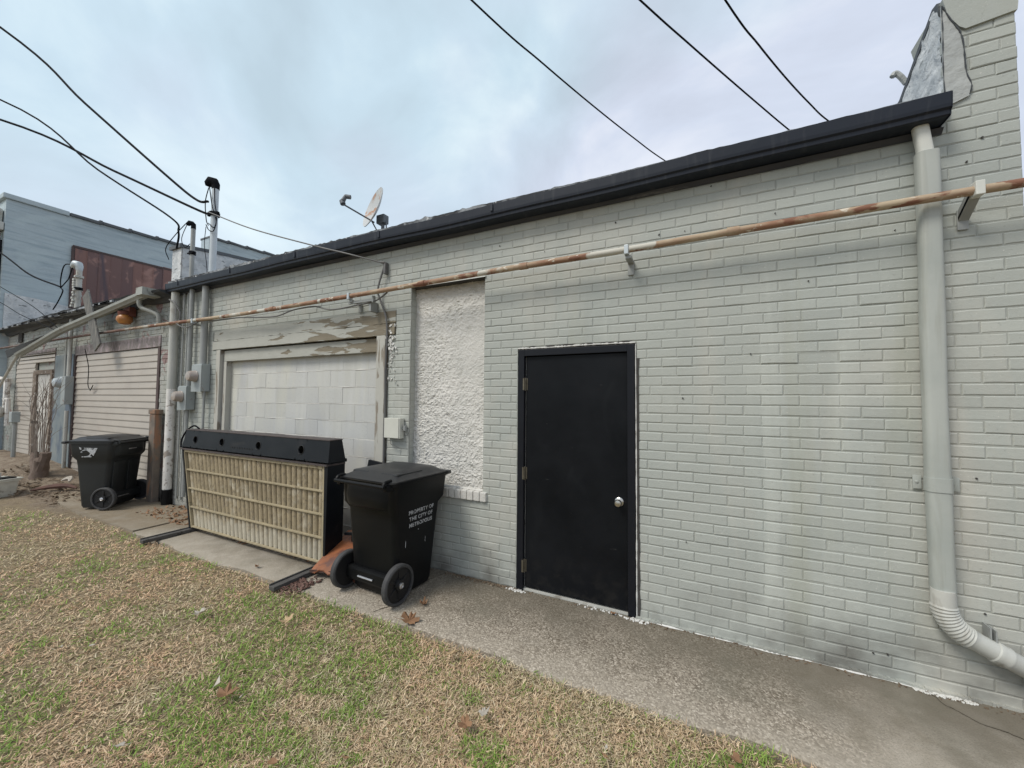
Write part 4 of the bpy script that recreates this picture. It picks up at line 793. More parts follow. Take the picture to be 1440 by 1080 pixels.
m = MB(); m.tube([(-13.9, -1.0, .05), (-13.9, -1.0, .42), (-13.85, -1.0, .5)], .045, 8); m.obj('stub_pipe', 'pvc_white', None, label='short white stub pipe rising from the ground at the left edge', cat='pipe')

# blue building behind
bl = link(None, 'blue_building', None, 'tall pale blue painted building rising behind the siding building', 'building')
m = MB(); m.prism([(-.16, -.2), (-.16, 6.33), (.86, 6.33), (.86, 6.36), (4.1, 6.46), (4.1, 7.0), (10, 7.35), (18, 7.5), (18, -.2)], -15.5, -15.0, 'x'); m.box(-30, -15.5, -.16, .3, -.2, 6.3); m.box(-30, -15.5, 17.6, 18, -.2, 6.3); m.obj('wall', 'blue', bl)
m = MB(); m.box(-30, -15.5, .3, 17.6, 5.9, 6.0); m.obj('roof', 'tar', bl)
m = MB(); m.bbox(-15.56, -14.95, -.22, .87, 6.335, 6.46, .02); m.obj('coping', 'coping_light', bl)
def coping_run(y0, y1, z0, z1):
    y_ = y0
    while y_ < y1-.05:
        e_ = min(y_+.62, y1); t_ = (y_-y0)/(y1-y0); z_ = z0+(z1-z0)*t_; m = MB(); m.bbox(-15.58, -14.94, y_+.004, e_-.004, z_, z_+.07+random.uniform(-.006, .01), .015)
        m.bbox(-15.58, -14.93, e_-.07, e_-.002, z_+.03, z_+.11, .01); m.obj('coping_tile', 'coping_dark', bl); y_ = e_
coping_run(.875, 4.1, 6.36, 6.46); coping_run(4.1, 9.5, 7.02, 7.32)
for k in range(9):
    a = 1.0+k*.236; m = MB(); m.bbox(-14.985, -14.965+random.uniform(0, .012), a, a+.222, 3.9, 5.53+.011*k, .004); m.tube([(-14.962, a+.228, 3.9), (-14.962, a+.228, 5.53+.011*k)], .012, 6); m.obj('metal_sheet', 'sheet_red', bl)
m = MB(); m.bbox(-14.995, -14.95, .96, 3.16, 5.54, 5.60, .004, None); m.bbox(-14.995, -14.95, .94, .99, 3.9, 5.56, .004); m.obj('panel_frame', 'siding_trim', bl)
m = MB(); m.prism([(-.1, 3.0), (-.1, 4.05), (.4, 4.02), (.9, 3.95), (1.6, 4.0), (3.1, 3.98), (3.1, 3.0)], -14.995, -14.985, 'x'); m.obj('roof_flashing', 'silver', bl)
m = MB(); m.tube([(-15.15, -.24, 0), (-15.15, -.24, 5.5)], .06, 10); m.bbox(-15.4, -15.0, -.5, -.17, 5.55, 5.75, .02); m.bbox(-15.5, -15.1, -.35, -.17, 5.76, 6.1, .05); m.obj('downspout', 'pvc', bl)
m = MB(); m.tube([(-15.0, -.2, .0), (-15.0, -.2, 5.3)], .02, 8); m.obj('conduit', 'cable', bl)

# ------------------------------------------------------------------ bins
def make_bin(name, label, x_, y_, rz, mt, ext=.0):
    t_ = thing(name, label, 'bin', (x_, y_, .003), rz, 'black wheeled city bins')
    # local axes: x along the axle, y away from the wheels, origin under the axle
    def sec(w, yb, yf, z, rr=.05): return rrect(0, (yb+yf)/2, w, yf-yb, z, rr, 5)
    lv = [(.02, .485, .025, .345+ext), (.05, .495, .015, .36+ext), (.30, .515, .0, .385+ext), (.60, .54, -.025, .415+ext), (.675, .55, -.03, .425+ext)]
    m = MB(); rs = [sec(w, yb, yf, z) for z, w, yb, yf in lv]
    rs += [sec(.60, -.065, .465+ext, .73), sec(.61, -.07, .48+ext, .86), sec(.615, -.07, .485+ext, .905), sec(.64, -.085, .50+ext, .906), sec(.64, -.085, .50+ext, .925), sec(.58, -.06, .47+ext, .925)]
    m.rings(rs, True); body = m.obj('body', mt, t_)
    # moulded panels on the wheel side and flanks
    m = MB()
    if ext < .05:
        m.bbox(-.20, -.02, -.02, .02, .20, .64, .006, TR(0, .009, 0, R_(2.5))); m.bbox(.03, .20, -.02, .02, .20, .64, .006, TR(0, .009, 0, R_(2.5)))
    rs = []
    for q in range(9):       # bulging grip pocket under the handle
        a_ = -math.pi/2+math.pi*q/16; rs.append([(x_*(.86+.14*math.sin((q+1)/9*math.pi/2)), -.045-.055*math.cos(a_)*(1-(abs(x_)/.26)**4)**.5 if abs(x_) < .26 else -.045, .80+.10*math.sin(a_)) for x_ in np.linspace(-.26, .26, 15)]+[(.2, -.02, .80+.10*math.sin(a_)), (-.2, -.02, .80+.10*math.sin(a_))])
    rs.append([(p[0], p[1]*.9, .885) for p in rs[-1]]); m.rings(rs, True); m.obj('moulding', mt, body)
    m = MB(); m.bbox(-.27, .27, -.03, .04, .09, .20, .02); m.obj('axle_housing', mt, body)
    m = MB()
    def dome(w, yb, yf, z, rr=.06): return rrect(0, (yb+yf)/2, w, yf-yb, z, rr, 5)
    m.rings([dome(.62, -.10, .53+ext*.6, .922), dome(.63, -.105, .535+ext*.6, .928), dome(.63, -.105, .535+ext*.6, .940), dome(.57, -.06, .49+ext*.6, .950), dome(.49, .02, .44+ext*.6, .985, .08), dome(.38, .10, .36+ext*.6, .998, .08)], True); lid = m.obj('lid', 'lid', t_)
    m = MB(); m.bbox(-.32, .32, .50+ext*.6, .555+ext*.6, .905, .938, .012); m.bbox(-.26, -.06, .0, .30, .955, .985, .02); m.bbox(.06, .26, .0, .30, .955, .985, .02); m.obj('lid_ridge', 'lid', lid)
    m = MB(); m.tube([(-.28, -.15, .915), (.28, -.15, .915)], .014, 10)
    for sx in (-.265, .265): m.tube(smooth_pts([(sx, -.15, .915), (sx, -.13, .945), (sx, -.07, .95)], 3), .013, 8); m.bbox(sx-.022, sx+.022, -.13, -.05, .875, .925, .008)
    m.obj('handle', mt, t_)
    for sx in (-1, 1):
        wh = MB(); Mw = TR(sx*.29, 0, .152, 0, R_(90)*sx)
        tp_ = [(.128, -.024), (.142, -.026), (.151, -.018), (.152, .018), (.142, .026), (.128, .024), (.126, .0), (.128, -.024)]; wh.rings([[(r_*math.cos(2*math.pi*k/36), r_*math.sin(2*math.pi*k/36), z_) for k in range(36)] for r_, z_ in tp_], True, (False, False), Mw); w_ = wh.obj('wheel', 'tyre', t_)
        h_ = MB(); h_.lathe([(.127, -.018), (.127, .010), (.11, .012), (.045, .006), (.040, .030), (.012, .032)], 32, Mw)
        for k in range(6): h_.bbox(.04, .112, -.008, .008, .004, .016, .003, Mw @ Matrix.Rotation(k*math.pi/3, 4, 'Z'))
        h_.obj('rim', 'hub', w_)
        c_ = MB(); c_.lathe([(.023, .030), (.023, .040), (.013, .044), (.010, .041), (.004, .041)], 18, Mw); c_.obj('hub_cap', 'axle', w_)
    m = MB(); m.tube([(-.28, -.0, .152), (.28, -.0, .152)], .009, 8); m.tube([(-.12, -.035, .14), (.05, -.035, .14)], .008, 8); m.obj('axle', 'axle', t_)
    return t_
b1 = make_bin('wheeled_bin', 'black wheeled bin with white stencilled lettering on its side, left of the black door', -2.395, -.640, R_(-3), 'plastic', .085)
b2 = make_bin('wheeled_bin', 'black wheeled bin with white triangular mark, in front of the beige siding', -7.54, -.38, R_(122), 'plastic_b', -.02)
b2.location.z = .024
def stencil(lines, par, M_, size, name='lettering'):
    for i, tx_ in enumerate(lines):
        cu = bpy.data.curves.new('lettering', 'FONT'); cu.body = tx_; cu.size = size; cu.align_x = 'CENTER'; cu.extrude = .0006; cu.space_character = 1.12; cu.offset = .0011
        to = bpy.data.objects.new('tmp', cu); COL.objects.link(to); dg = bpy.context.evaluated_depsgraph_get(); me = bpy.data.meshes.new_from_object(to.evaluated_get(dg)); bpy.data.objects.remove(to)
        me.materials.clear(); me.materials.append(MATS['white_ink']); o = link(me, name, par); o.matrix_local = M_ @ Matrix.Translation((0, -i*size*1.22, 0))
# flank faces local +x ; text runs away from the wheels, slightly tilted like a worn stencil
Mt = Matrix(((0, 0, 1, .2755), (1, 0, 0, .265), (0, 1, 0, .645), (0, 0, 0, 1)))
stencil(['PROPERTY OF', 'THE CITY OF', 'METROPOLIS'], b1, Mt @ Matrix.Rotation(R_(2.9), 4, 'X'), .043)
for (py_, pz_, s_, h_) in ((.10, .40, .003, .05), (.33, .38, .002, .04), (.24, .50, .004, .006)):
    xo = .246+.042*pz_+.0012; m = MB(); m.prism([(py_-s_, pz_), (py_-s_*.2, pz_+h_), (py_+s_, pz_+h_*.8), (py_+s_*.5, pz_-h_*.2)], xo-.006, xo, 'x'); m.obj('scuff', 'white_ink', b1)
# second bin: worn white triangle over a ring, on the flank that faces the lawn
m = MB(); xo = -.303
def tri(y0, z0, pts_): return [(y0+a, z0+b) for a, b in pts_]
m.prism(tri(.20, .80, [(-.10, .045), (.07, .05), (-.055, -.06)]), xo-.003, xo, 'x')
m.prism(tri(.20, .80, [(.10, .05), (.13, .06), (.12, .03), (.10, .02)]), xo-.003, xo, 'x')
for k in range(14):
    a0, a1 = k*.32+.2, k*.32+.44; m.prism([(.24+.07*math.cos(a0), .775+.055*math.sin(a0)), (.24+.07*math.cos(a1), .775+.055*math.sin(a1)), (.24+.05*math.cos(a1), .775+.04*math.sin(a1)), (.24+.05*math.cos(a0), .775+.04*math.sin(a0))], xo-.0024, xo, 'x')
m.prism([(.17, .722), (.29, .722), (.29, .733), (.17, .733)], xo-.0024, xo, 'x'); m.obj('decal', 'white_ink', b2)
m = MB(); m.bbox(-.06, .07, -.1005, -.094, .80, .815, .002); m.obj('badge', 'axle', b2)

# ------------------------------------------------------------------ big radiator core leaning by the wall
rd = link(None, 'radiator', None, 'big black framed radiator core with dusty tan tubes standing on rails by the wall', 'radiator')
YF = -.50; zb, zt = .055, .985; xl0, xl1, xr0, xr1 = -5.42, -5.66, -3.13, -3.145
def lx(z_): return xl0+(xl1-xl0)*(z_-zb)/(zt-zb)
def rx(z_): return xr0+(xr1-xr0)*(z_-zb)/(zt-zb)
nt_ = 30
for k in range(nt_):
    a, b = (k+.08)/nt_, (k+.92)/nt_; rs = []
    for z_ in np.linspace(zb+.02, zt-.055, 7):
        x0 = lx(z_)+.05+(rx(z_)-lx(z_)-.085)*a; x1 = lx(z_)+.05+(rx(z_)-lx(z_)-.085)*b; cx, w = (x0+x1)/2, (x1-x0)/2; jz = .004*mn.noise(Vector((k*.7, z_*2, 0)))
        rs.append([(cx+w*math.cos(t2), YF+.03-.028*math.sin(t2)+jz, z_) for t2 in np.linspace(0, math.pi, 9)]+[(cx-w, YF+.06, z_), (cx+w, YF+.06, z_)])
    m = MB(); m.rings(rs, True); m.obj('tube', 'tube', rd)
m = MB()
for fr_ in (0.0, .255, .50, .745):
    z_ = zb+.012+(zt-.06-zb)*fr_
    m.bbox(lx(z_)+.045, rx(z_)-.02, YF-.012, YF+.012, z_-.009, z_+.009, .004)
m.obj('cross_bar', 'bar', rd)
def slab4(P4, y0, y1, nm, mt, par):
    m = MB(); m.prism(P4, y0, y1, 'y'); return m.obj(nm, mt, par)
slab4([(lx(zb)+.03, zb), (lx(zb)+.05, zb), (lx(zt)+.05, zt-.04), (lx(zt)+.03, zt-.04)], YF-.014, YF+.02, 'edge_strip', 'bar', rd)
slab4([(rx(zb)-.028, zb), (rx(zb)-.004, zb), (rx(zt)-.004, zt-.04), (rx(zt)-.028, zt-.04)], YF-.010, YF+.02, 'edge_strip', 'bar', rd)
slab4([(lx(zt)+.03, zt-.062), (rx(zt)-.03, zt-.062), (rx(zt)-.03, zt-.035), (lx(zt)+.03, zt-.035)], YF-.014, YF+.02, 'edge_strip', 'bar', rd)
slab4([(lx(zb), zb-.01), (lx(zb)+.029, zb-.01), (lx(zt)+.029, zt), (lx(zt), zt)], YF-.02, YF+.17, 'side_plate', 'steel_black', rd)
slab4([(rx(zb)-.003, zb-.02), (rx(zb)+.02, zb-.02), (rx(zt)+.045, zt-.02), (rx(zt)-.003, zt-.02)], YF-.012, YF+.18, 'side_plate', 'steel_black', rd)
slab4([(lx(zb)+.03, zb), (rx(zb)-.004, zb), (rx(zt)-.004, zt-.03), (lx(zt)+.03, zt-.03)], YF+.062, YF+.15, 'core', 'rust_dark', rd)
slab4([(lx(zt), zt-.034), (rx(zt)+.05, zt-.034), (rx(zt)+.05, zt-.018), (lx(zt), zt-.018)], YF-.03, YF+.18, 'top_flange', 'steel_worn', rd)
m = MB(); m.bbox(rx(zt)-.0, rx(zt)+.05, YF+.02, YF+.20, zt-.017, zt+.015, .004); m.obj('corner_bracket', 'steel_black', rd)
# top tank: sloping face with four real holes, hollow behind
TX0, TX1, TZ0, TZ1, TY0, TY1 = -5.64, -3.08, .985, 1.185, -.525, -.495
def tp(x_, z_, off=0): q = (z_-TZ0)/(TZ1-TZ0); return (x_+(-.02 if x_ > -4 else .03)*q*(abs(x_+4.36)/1.28)**6, TY0+(TY1-TY0)*q+off, z_)
hx_ = [-5.38, -4.83, -4.16, -3.48]; HR = .038; m = MB(); zc = (TZ0+TZ1)/2-.005; hw = .075
xs_ = [TX0]; 
for h_ in hx_: xs_ += [h_-hw, h_+hw]
xs_.append(TX1)
for i in range(0, len(xs_), 2): m.add([tp(xs_[i], TZ0), tp(xs_[i+1], TZ0), tp(xs_[i+1], TZ1), tp(xs_[i], TZ1)], [(0, 1, 2, 3)])
for h_ in hx_:
    n_ = 24; V_ = []
    for k in range(n_):
        a_ = 2*math.pi*k/n_; V_.append(tp(h_+HR*math.cos(a_), zc+HR*math.sin(a_)))
    for k in range(n_):
        a_ = 2*math.pi*k/n_; c_, s_ = math.cos(a_), math.sin(a_); q = min(hw/max(abs(c_), 1e-6), (TZ1-zc if s_ > 0 else zc-TZ0)/max(abs(s_), 1e-6)); V_.append(tp(h_+q*c_, zc+q*s_))
    for k in range(n_):
        a_ = 2*math.pi*k/n_; V_.append(tp(h_+HR*math.cos(a_), zc+HR*math.sin(a_), .012))
    m.add(V_, [(k, (k+1) % n_, n_+(k+1) % n_, n_+k) for k in range(n_)]+[(k, (k+1) % n_, 2*n_+(k+1) % n_, 2*n_+k) for k in range(n_)])
    # cell corners
    m.add([tp(h_-hw, TZ0), tp(h_+hw, TZ0), tp(h_+hw, TZ1), tp(h_-hw, TZ1)]+[tp(h_+q_*math.cos(a_), zc+q_*math.sin(a_)) for a_, q_ in ()], [])
tank = m.obj('top_tank', 'steel_black', rd)
m = MB(); m.add([tp(TX0, TZ0), tp(TX1, TZ0), tp(TX1, TZ1), tp(TX0, TZ1), (TX0, -.33, TZ0), (TX1, -.33, TZ0), (TX1-.02, -.36, TZ1-.002), (TX0+.03, -.36, TZ1-.002)], [(1, 5, 6, 2), (0, 3, 7, 4), (4, 5, 6, 7)]); m.obj('tank_shell', 'steel_black', tank)
m = MB(); m.bbox(TX0+.02, TX1-.015, TY1-.006, -.355, TZ1-.002, TZ1+.008, .003); m.obj('tank_lip', 'steel_worn', tank)
m = MB()
for h_ in hx_: m.tube([tp(h_+HR*1.12*math.cos(a_), zc+HR*1.12*math.sin(a_), -.001) for a_ in np.linspace(0, 2*math.pi, 25)], .0035, 5, False)
m.obj('hole_rim', 'hub', tank)
m = MB(); m.tube(smooth_pts([(-5.72, -.5, .97), (-5.78, -.47, 1.05), (-5.72, -.45, 1.16), (-5.60, -.43, 1.23), (-5.5, -.42, 1.20)], 5), .010, 6); m.obj('hose', 'cable', rd)
m = MB()
for i, x_ in enumerate(np.arange(-4.62, -4.22, .045)):
    p_ = tp(x_, 1.035, -.0015); m.lathe([(.010, -.001), (.010, .001)], 10, TR(p_[0], p_[1], p_[2], R_(90)), False)
m.obj('stamped_mark', 'hub', tank)
# rails the radiator stands on
for (a, b, lb) in (((-5.42, -.95), (-5.40, -.08), 'dark weathered rail under the left end of the radiator, poking onto the grass'), ((-3.17, -.96), (-3.16, -.06), 'dark weathered rail under the right end of the radiator beside the rusty sheet')):
    ang = math.atan2(b[0]-a[0], b[1]-a[1]); L_ = math.hypot(b[0]-a[0], b[1]-a[1]); m = MB(); m.bbox(-.035, .035, 0, L_, .004, .040, .006); m.bbox(-.035, -.022, 0, L_, .0401, .052, .003)
    o = m.obj('support_rail', 'rail', None, label=lb, cat='rail'); o.location = (a[0], a[1], 0); o.rotation_euler = (0, 0, -ang)
# orange rusty sheet and dark scrap between the radiator and the bin
rsx = thing('scrap_sheet', 'bright orange rusted metal sheet lying between radiator and bin', 'metal sheet', (-2.98, -.36, .0), R_(8))
m = MB(); NXs, NYs = 14, 12; V_ = []
for a in range(NXs):
    for b in range(NYs):
        u_, v_ = a/(NXs-1), b/(NYs-1); V_.append((-.17+.62*u_+.03*mn.noise(Vector((v_*4, 0, 1))), -.27+.46*v_, .07+.20*v_*(1-.2*u_)+.02*math.sin(u_*7)-.06*max(0, .25-v_)*(1+math.sin(u_*25))))
V2 = [(p[0], p[1], p[2]-.008) for p in V_]; n_ = len(V_); F_ = [(a*NYs+b, a*NYs+b+1, (a+1)*NYs+b+1, (a+1)*NYs+b) for a in range(NXs-1) for b in range(NYs-1)]
m.add(V_+V2, F_+[tuple(q+n_ for q in f_[::-1]) for f_ in F_], True); m.obj('sheet', 'rust', rsx)
m = MB()
for k in range(7):
    M_ = TR(-.10+.07*k, -.22+.015*k, .045+.006*(k % 3), random.uniform(-.3, .3), random.uniform(-.2, .2), random.uniform(-.6, .6)); m.box(-.07, .07, -.04, .04, -.012, .012, M_, .012)
m.obj('rust_flakes', 'rust_dark', rsx)
m = MB(); m.prism([(-.12, .34), (.16, .52), (.16, 1.0), (.02, 1.02), (-.12, .36)], .06, .085, 'y', TR(-2.86, -.33, -.02, 0, 0, R_(6))); m.box(-.12, .3, -.0, .02, .30, .325, TR(-2.9, -.34, -.0, 0, R_(-8), 0)); m.box(-.10, .3, .03, .045, .13, .30, TR(-2.9, -.34, 0))
m.obj('black_panel', 'steel_black', None, label='black slanted steel panel propped between the radiator and the bin', cat='steel panel')

# ------------------------------------------------------------------ bare shrub, bucket, rubbish on the left
sh = thing('bare_shrub', 'leafless shrub with stubby trunk and thin twigs before the far door', 'shrub', (-10.55, -.46, .08))
m = MB(); m.tube([(0, 0, -.1), (-.02, 0, .1), (-.0, .02, .22), (.06, 0, .38)], [.15, .11, .10, .09], 10); m.tube([(-.02, 0, .05), (-.22, 0, .3), (-.36, .02, .46)], [.09, .07, .05], 8); m.tube([(0, 0, .15), (.12, .03, .42), (.13, .03, .50)], [.08, .075, .07], 8); m.obj('trunk', 'bark', sh)
m = MB(); random.seed(5)
for k in range(30):
    x0 = random.uniform(-.36, .12); z0 = .4+random.uniform(-.1, .05); dx = (x0+.1)*1.5+random.uniform(-.5, .5); hgt = random.uniform(.7, 1.5); p0 = Vector((x0, random.uniform(-.05, .08), z0)); p3 = p0+Vector((dx, random.uniform(-.3, .3), hgt)); p1 = p0+Vector((dx*.15, 0, hgt*.4)); p2 = p0+Vector((dx*.55, .03, hgt*.75))
    P = smooth_pts([p0, p1, p2, p3], 3); m.tube(P, [.0048*(1-.7*i/len(P)) for i in range(len(P))], 5)
    if k % 2: q = P[5]; m.tube([q, q+Vector((random.uniform(-.2, .2), 0, .25)), q+Vector((random.uniform(-.3, .3), 0, .5))], [.006, .004, .002], 4)
m.obj('twigs', 'twig', sh)
bk = thing('paint_bucket', 'dirty white square bucket with black strap at the left edge of the lawn', 'bucket', (-9.85, -1.04, .0), R_(15))
m = MB(); m.rings([rrect(0, 0, w, w*.8, z_, .03) for z_, w in ((0, .30), (.02, .32), (.24, .36), (.245, .40), (.27, .40))], True); m.obj('body', 'jug', bk)
m = MB(); m.bbox(-.21, .21, -.17, .17, .271, .29, .01); m.tube([(-.1, 0, .29), (-.1, 0, .36), (.02, 0, .37), (.02, 0, .29)], .015, 8); m.obj('lid', 'jug', bk)
m = MB(); m.bbox(.10, .20, -.19, -.12, .02, .22, .01); m.bbox(.02, .19, -.10, .10, .291, .31, .006); m.obj('strap', 'plastic', bk)
random.seed(8); m = MB()
for k in range(420):
    x_ = random.uniform(-11.6, -8.2); y_ = random.uniform(-.85, -.1)-(.25 if x_ < -9.5 else 0); s_ = random.uniform(.008, .028)*random.choice((1, 1, .6)); M_ = TR(x_, y_, float(gh(x_, y_))+.005, random.uniform(-.5, .5), random.uniform(-.5, .5), random.uniform(0, 6)); m.box(-s_*1.6, s_*1.6, -s_*.5, s_*.5, -s_*.15, s_*.2, M_, s_*.2)
m.obj('debris', 'mulch', None, label='dark litter and leaf rubbish heaped around the shrub', cat='rubbish', kind='stuff')
for (x_, y_, z_, L_, rz, lb, mt) in ((-9.45, -.55, .04, .55, .9, 'dark curved piece of bark lying behind the far bin', 'rust_dark'), (-9.7, -.35, .09, .22, .3, 'crumpled white scrap on the dirt behind the far bin', 'leaf_pale'), (-12.0, -1.0, .10, 1.1, .25, 'long grey branch lying on the dirt at far left', 'twig'), (-10.35, -.8, .04, .08, 0, 'small white scrap on the dirt just right of the shrub', 'leaf_pale')):
    m = MB(); m.tube(smooth_pts([(-L_/2, 0, 0), (-L_*.2, .03, .03), (L_*.2, .02, .04), (L_/2, -.04, .0)], 4), [.01+.03*math.sin(math.pi*(i+.5)/13) if mt != 'twig' else .022 for i in range(13)], 6)
    o = m.obj('scrap', mt, None, label=lb, cat='scrap'); o.location = (x_, y_, z_+float(gh(x_, y_))*.6); o.rotation_euler = (0, 0, rz)
m = MB()
for k in range(420):
    x_ = random.uniform(-6.9, -5.45) if k < 300 else random.uniform(-5.4, -3.0); y_ = random.uniform(-.45, -.02); s_ = random.uniform(.008, .03); M_ = TR(x_, y_, .006, random.uniform(-.7, .7), random.uniform(-.7, .7), random.uniform(0, 6)); m.box(-s_*1.6, s_*1.6, -s_*.4, s_*.4, -.001, .002, M_, s_*.1)
m.obj('leaf_litter', 'leaf_brown', None, label='dry brown leaf litter drifted against the wall foot behind the radiator', cat='leaf litter', kind='stuff')
random.seed(77); m = MB()
for k in range(160):
    x_ = random.uniform(-3.25, -2.95); y_ = -.78+random.gauss(0, .06); s_ = random.uniform(.006, .018); M_ = TR(x_, y_, .01, random.uniform(-.7, .7), random.uniform(-.7, .7), random.uniform(0, 6)); m.box(-s_, s_, -s_*.5, s_*.5, -.003, .004, M_, s_*.2)
m.obj('rust_crumbs', 'rust_dark', None, label='dark rust crumbs on the slab beside the right rail', cat='rust crumbs', kind='stuff')

# ------------------------------------------------------------------ fallen leaves
def leaf(label, x_, y_, s_, mt, seed, lobes=5, up=.5, group=None, z=.012):
    random.seed(seed); n_ = lobes*4; V_ = [(0, 0, 0)]
    for k in range(n_):
        a_ = 2*math.pi*k/n_; rr_ = (1 if lobes == 1 else .55+.45*abs(math.cos(a_*lobes/2)))*(1 if lobes > 1 else 1); ex_ = rr_*random.uniform(.8, 1.1)
        X_, Y_ = ex_*math.cos(a_), ex_*math.sin(a_)*(.8 if lobes > 1 else .38)
        V_.append((X_*s_, Y_*s_, s_*up*(X_*X_*.7+Y_*Y_*1.1)*random.uniform(.3, 1.5)))
    V_ += [(a, b, c-.0015) for a, b, c in V_]; k0 = n_+1
    F_ = [(0, 1+k, 1+(k+1) % n_) for k in range(n_)]+[(k0, k0+1+(k+1) % n_, k0+1+k) for k in range(n_)]+[(1+k, k0+1+k, k0+1+(k+1) % n_, 1+(k+1) % n_) for k in range(n_)]
    m = MB(); m.add(V_, F_, True); m.tube([(0, 0, 0), (-s_*.6, 0, -.002), (-s_*1.5, s_*.2, .004)], .0012, 4)
    o = m.obj('dry_leaf', mt, None, label=label, cat='leaf', group=group); o.location = (x_, y_, z+float(gh(x_, y_))); o.rotation_euler = (random.uniform(-.3, .3), random.uniform(-.3, .3), random.uniform(0, 6)); return o
leaf('large curled orange-brown leaf at the slab edge below the right wheel', -1.87, -.79, .075, 'leaf_brown', 1, up=.8)
leaf('small orange-brown leaf on the slab between the right wheel and bin corner', -1.93, -.57, .04, 'leaf_brown', 2, up=1)
leaf('little reddish leaf at the door threshold by the knob side', -.60, -.045, .022, 'leaf_brown', 3, up=.8)
leaf('flat dark brown leaf in the grass near the bottom centre left', -2.25, -1.77, .055, 'leaf_brown', 4, z=.03)
leaf('white curled leaf touching the dark brown leaf in the left lawn', -2.36, -1.76, .04, 'leaf_pale', 5, 1, z=.035)
leaf('crumpled white leaf in the lawn left of centre', -3.25, -1.42, .045, 'leaf_pale', 6, z=.035)
leaf('crumpled pale leaf in the lawn below the right wheel', -.98, -1.28, .035, 'leaf_pale', 7, z=.035)
leaf('brown leaf in the lawn just below the crumpled pale leaf', -1.03, -1.37, .045, 'leaf_brown', 8, z=.03)
leaf('tan leaf in the lawn at the bottom edge below the crumpled pale leaf', -.88, -1.56, .035, 'leaf_tan', 9, 1, z=.035)
leaf('broad tan leaf in the lawn nearest the slab in front of the door', -1.38, -.98, .030, 'leaf_tan', 10, 3, z=.035)
leaf('folded tan leaf in the lawn left of the large orange leaf', -2.60, -1.20, .05, 'leaf_tan', 11, 5, z=.035)
leaf('small dark leaf standing on the slab before the radiator', -3.72, -.74, .03, 'leaf_brown', 12, 3, 1.2)
leaf('brown leaf in the lawn near the bottom right edge of the slab', .12, -1.0, .035, 'leaf_brown', 13, 3, z=.03)
random.seed(90)
for k in range(150):
    dd = 1.2+3.2*random.random()**1.3; a_ = R_(random.uniform(96, 178)); x_ = dd*math.cos(a_)*1.1+.9; y_ = -3+dd*math.sin(a_)
    if y_ > -.95 or x_ > 1 or y_ < -2.8 and x_ > -2: continue
    leaf('small dry leaf lying scattered in the lawn', x_, y_, random.uniform(.010, .026), random.choice(('leaf_tan', 'leaf_tan', 'leaf_pale', 'leaf_brown')), 200+k, random.choice((1, 1, 3)), .5, 'small dry leaves scattered in the lawn', .03)

random.seed(314); m = MB(); m_b = MB()
for k in range(900):
    dd = .9+6.5*random.random()**1.2; a_ = R_(random.uniform(50, 180)); x_ = dd*math.cos(a_); y_ = -3+dd*math.sin(a_)
    if y_ > -.9: continue
    s_ = random.uniform(.004, .012); M_ = TR(x_, y_, float(gh(x_, y_))+.004+.012*random.random(), random.uniform(-.6, .6), random.uniform(-.6, .6), random.uniform(0, 6))
    (m if k % 3 else m_b).prism([(-s_*1.5, 0), (-s_*.5, -s_*.5), (s_, -s_*.3), (s_*1.6, .1*s_), (s_*.4, s_*.6)], -.0004, .0006, 'z', M_)
m.obj('leaf_crumbs', 'leaf_tan', None, label='tiny tan leaf crumbs sprinkled through the lawn', cat='leaf litter', kind='stuff')
m_b.obj('leaf_crumbs', 'leaf_brown', None, label='tiny dark brown leaf crumbs sprinkled through the lawn', cat='leaf litter', kind='stuff')
# grit and dead leaves gathered where the slab meets the wall
m = MB()
for k in range(520):
    x_ = random.choice((random.uniform(-2.1, -1.4), random.uniform(-2.0, -1.5), random.uniform(-.4, 2.0), random.uniform(-2.9, 1.9))); y_ = -.008-abs(random.gauss(0, .028)); s_ = random.uniform(.002, .007); M_ = TR(x_, y_, .003, random.uniform(-.7, .7), random.uniform(-.7, .7), random.uniform(0, 6)); m.box(-s_*1.5, s_*1.5, -s_*.5, s_*.5, -.001, .002, M_, s_*.2)
m.obj('grit', 'mulch', None, label='dark grit and crumbs gathered along the foot of the wall', cat='grit', kind='stuff')

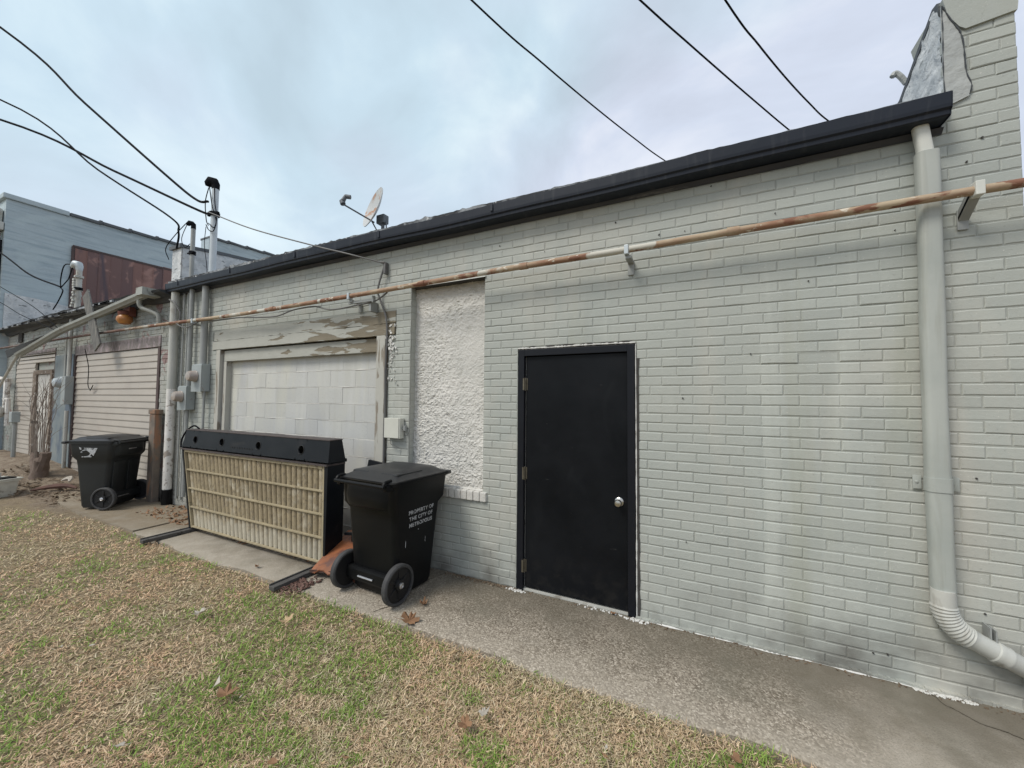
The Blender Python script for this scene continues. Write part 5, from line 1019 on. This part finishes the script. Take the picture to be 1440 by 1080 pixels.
# ------------------------------------------------------------------ grass: matted dead blades with green patches
def grass(name, N, rmin, rmax, kind, label, seed):
    g_ = np.random.default_rng(seed)
    rr_ = rmin*(rmax/rmin)**(g_.random(N)**.9); th = np.radians(g_.uniform(48, 184, N)); x = rr_*np.cos(th); y = -3+rr_*np.sin(th)
    edge = -.845+.05*(fbm(x, x*0, 3.0, 4)-.5)+.05*(fbm(x, x*0, 14, 8)-.5)+.03*(x > .6); grow = np.where(x > -5.9, edge, -.85+.1*(fbm(x, y, 2, 3)-.5))
    grow = np.where(x < -7.2, grow-.35*ss(-7.2, -9.5, x)-.3*(fbm(x, y, 1.5, 21)-.3), grow)
    keep = (y < grow-.0)
    gn = fbm(x, y, 1.7, 31)*.38+fbm(x, y, 4.4, 37)*.40+fbm(x, y, 10, 41)*.22+.015*ss(-3.5, -1, x); gp_ = ss(.505, .58, gn)*np.clip(.35+1.2*fbm(x, y, 16, 71), 0, 1)
    gp_ = np.maximum(gp_, .75*np.exp(-((x+2.9)**2+(y+.93)**2)/.02))
    if kind == 'green': keep &= g_.random(N) < gp_*.9+.07
    else:
        keep &= g_.random(N) < (1-.5*gp_)
    x, y, rr_, gp_ = x[keep], y[keep], rr_[keep], gp_[keep]; n = len(x)
    sc_ = (rr_/1.6)**.45
    if kind == 'green': L_ = g_.uniform(.018, .042, n)*(.7+.5*gp_); lean = g_.uniform(.6, 1.45, n); w = g_.uniform(.0009, .0019, n)
    else: L_ = g_.uniform(.012, .038, n); lean = g_.uniform(.95, 1.6, n); w = g_.uniform(.0007, .0016, n)
    L_ = L_*sc_**.5; w = w*sc_**1.3; az = g_.uniform(0, 2*np.pi, n); z0 = -.020+g_.uniform(0, .016, n)+gh(x, y)
    dx, dy = np.cos(az), np.sin(az); px_, py_ = -dy, dx; sl, cl_ = np.sin(lean), np.cos(lean)
    bend = g_.uniform(-.35, .5, n); tw = g_.uniform(-.5, .5, n)
    def pt(t_, side):
        l2 = lean+bend*t_; h = L_*t_; ww = w*side
        return np.stack([x+dx*np.sin(l2)*h+(px_+dx*tw*t_*2)*ww, y+dy*np.sin(l2)*h+(py_+dy*tw*t_*2)*ww, z0+np.cos(l2)*h+ww*tw*.6], -1)
    V_ = np.stack([pt(0, -1), pt(0, 1), pt(.5, -1), pt(.5, 1), pt(1, 0)], 1).reshape(-1, 3)
    b = (np.arange(n)*5)[:, None]; tri_ = (b+np.array([[0, 1, 3, 0, 3, 2, 2, 3, 4]])).reshape(-1)
    me = bpy.data.meshes.new(name); me.vertices.add(n*5); me.vertices.foreach_set('co', V_.reshape(-1).astype('f')); me.loops.add(len(tri_)); me.loops.foreach_set('vertex_index', tri_.astype('i'))
    me.polygons.add(n*3); me.polygons.foreach_set('loop_start', (np.arange(n*3)*3).astype('i')); me.polygons.foreach_set('loop_total', np.full(n*3, 3, 'i')); me.update(calc_edges=True)
    if kind == 'green': c0, c1 = np.array([.12, .235, .035]), np.array([.34, .46, .11])
    else: c0, c1 = np.array([.40, .275, .165]), np.array([.90, .72, .50])
    q = g_.random((n, 1)); c = c0*(1-q)+c1*q
    if kind != 'green':
        pk = (fbm(x, y, 2.7, 55)[:, None]-.5); c = c*(1+np.array([[.35, .0, -.05]])*pk); m_ = g_.random(n) < .06; c[m_] = c[m_]*.45; m_ = g_.random(n) < .14*gp_+.10; c[m_] = np.array([.30, .33, .12])*g_.uniform(.7, 1.2, (m_.sum(), 1)); m_ = g_.random(n) < .03; c[m_] = np.array([.72, .64, .47])
    c = np.repeat(c, 5, 0); c = np.concatenate([c, np.ones((len(c), 1))], 1)
    a_ = me.color_attributes.new('col', 'FLOAT_COLOR', 'POINT'); a_.data.foreach_set('color', c.reshape(-1).astype('f')); me.materials.append(MATS['grass'])
    link(me, name, None, label, 'grass', None, 'stuff')
grass('dead_grass', 560000, .9, 13, 'dead', 'matted straw-coloured dormant grass covering the lawn', 1)
grass('green_grass', 220000, .9, 13, 'green', 'short green grass growing in patches among the dead grass', 2)
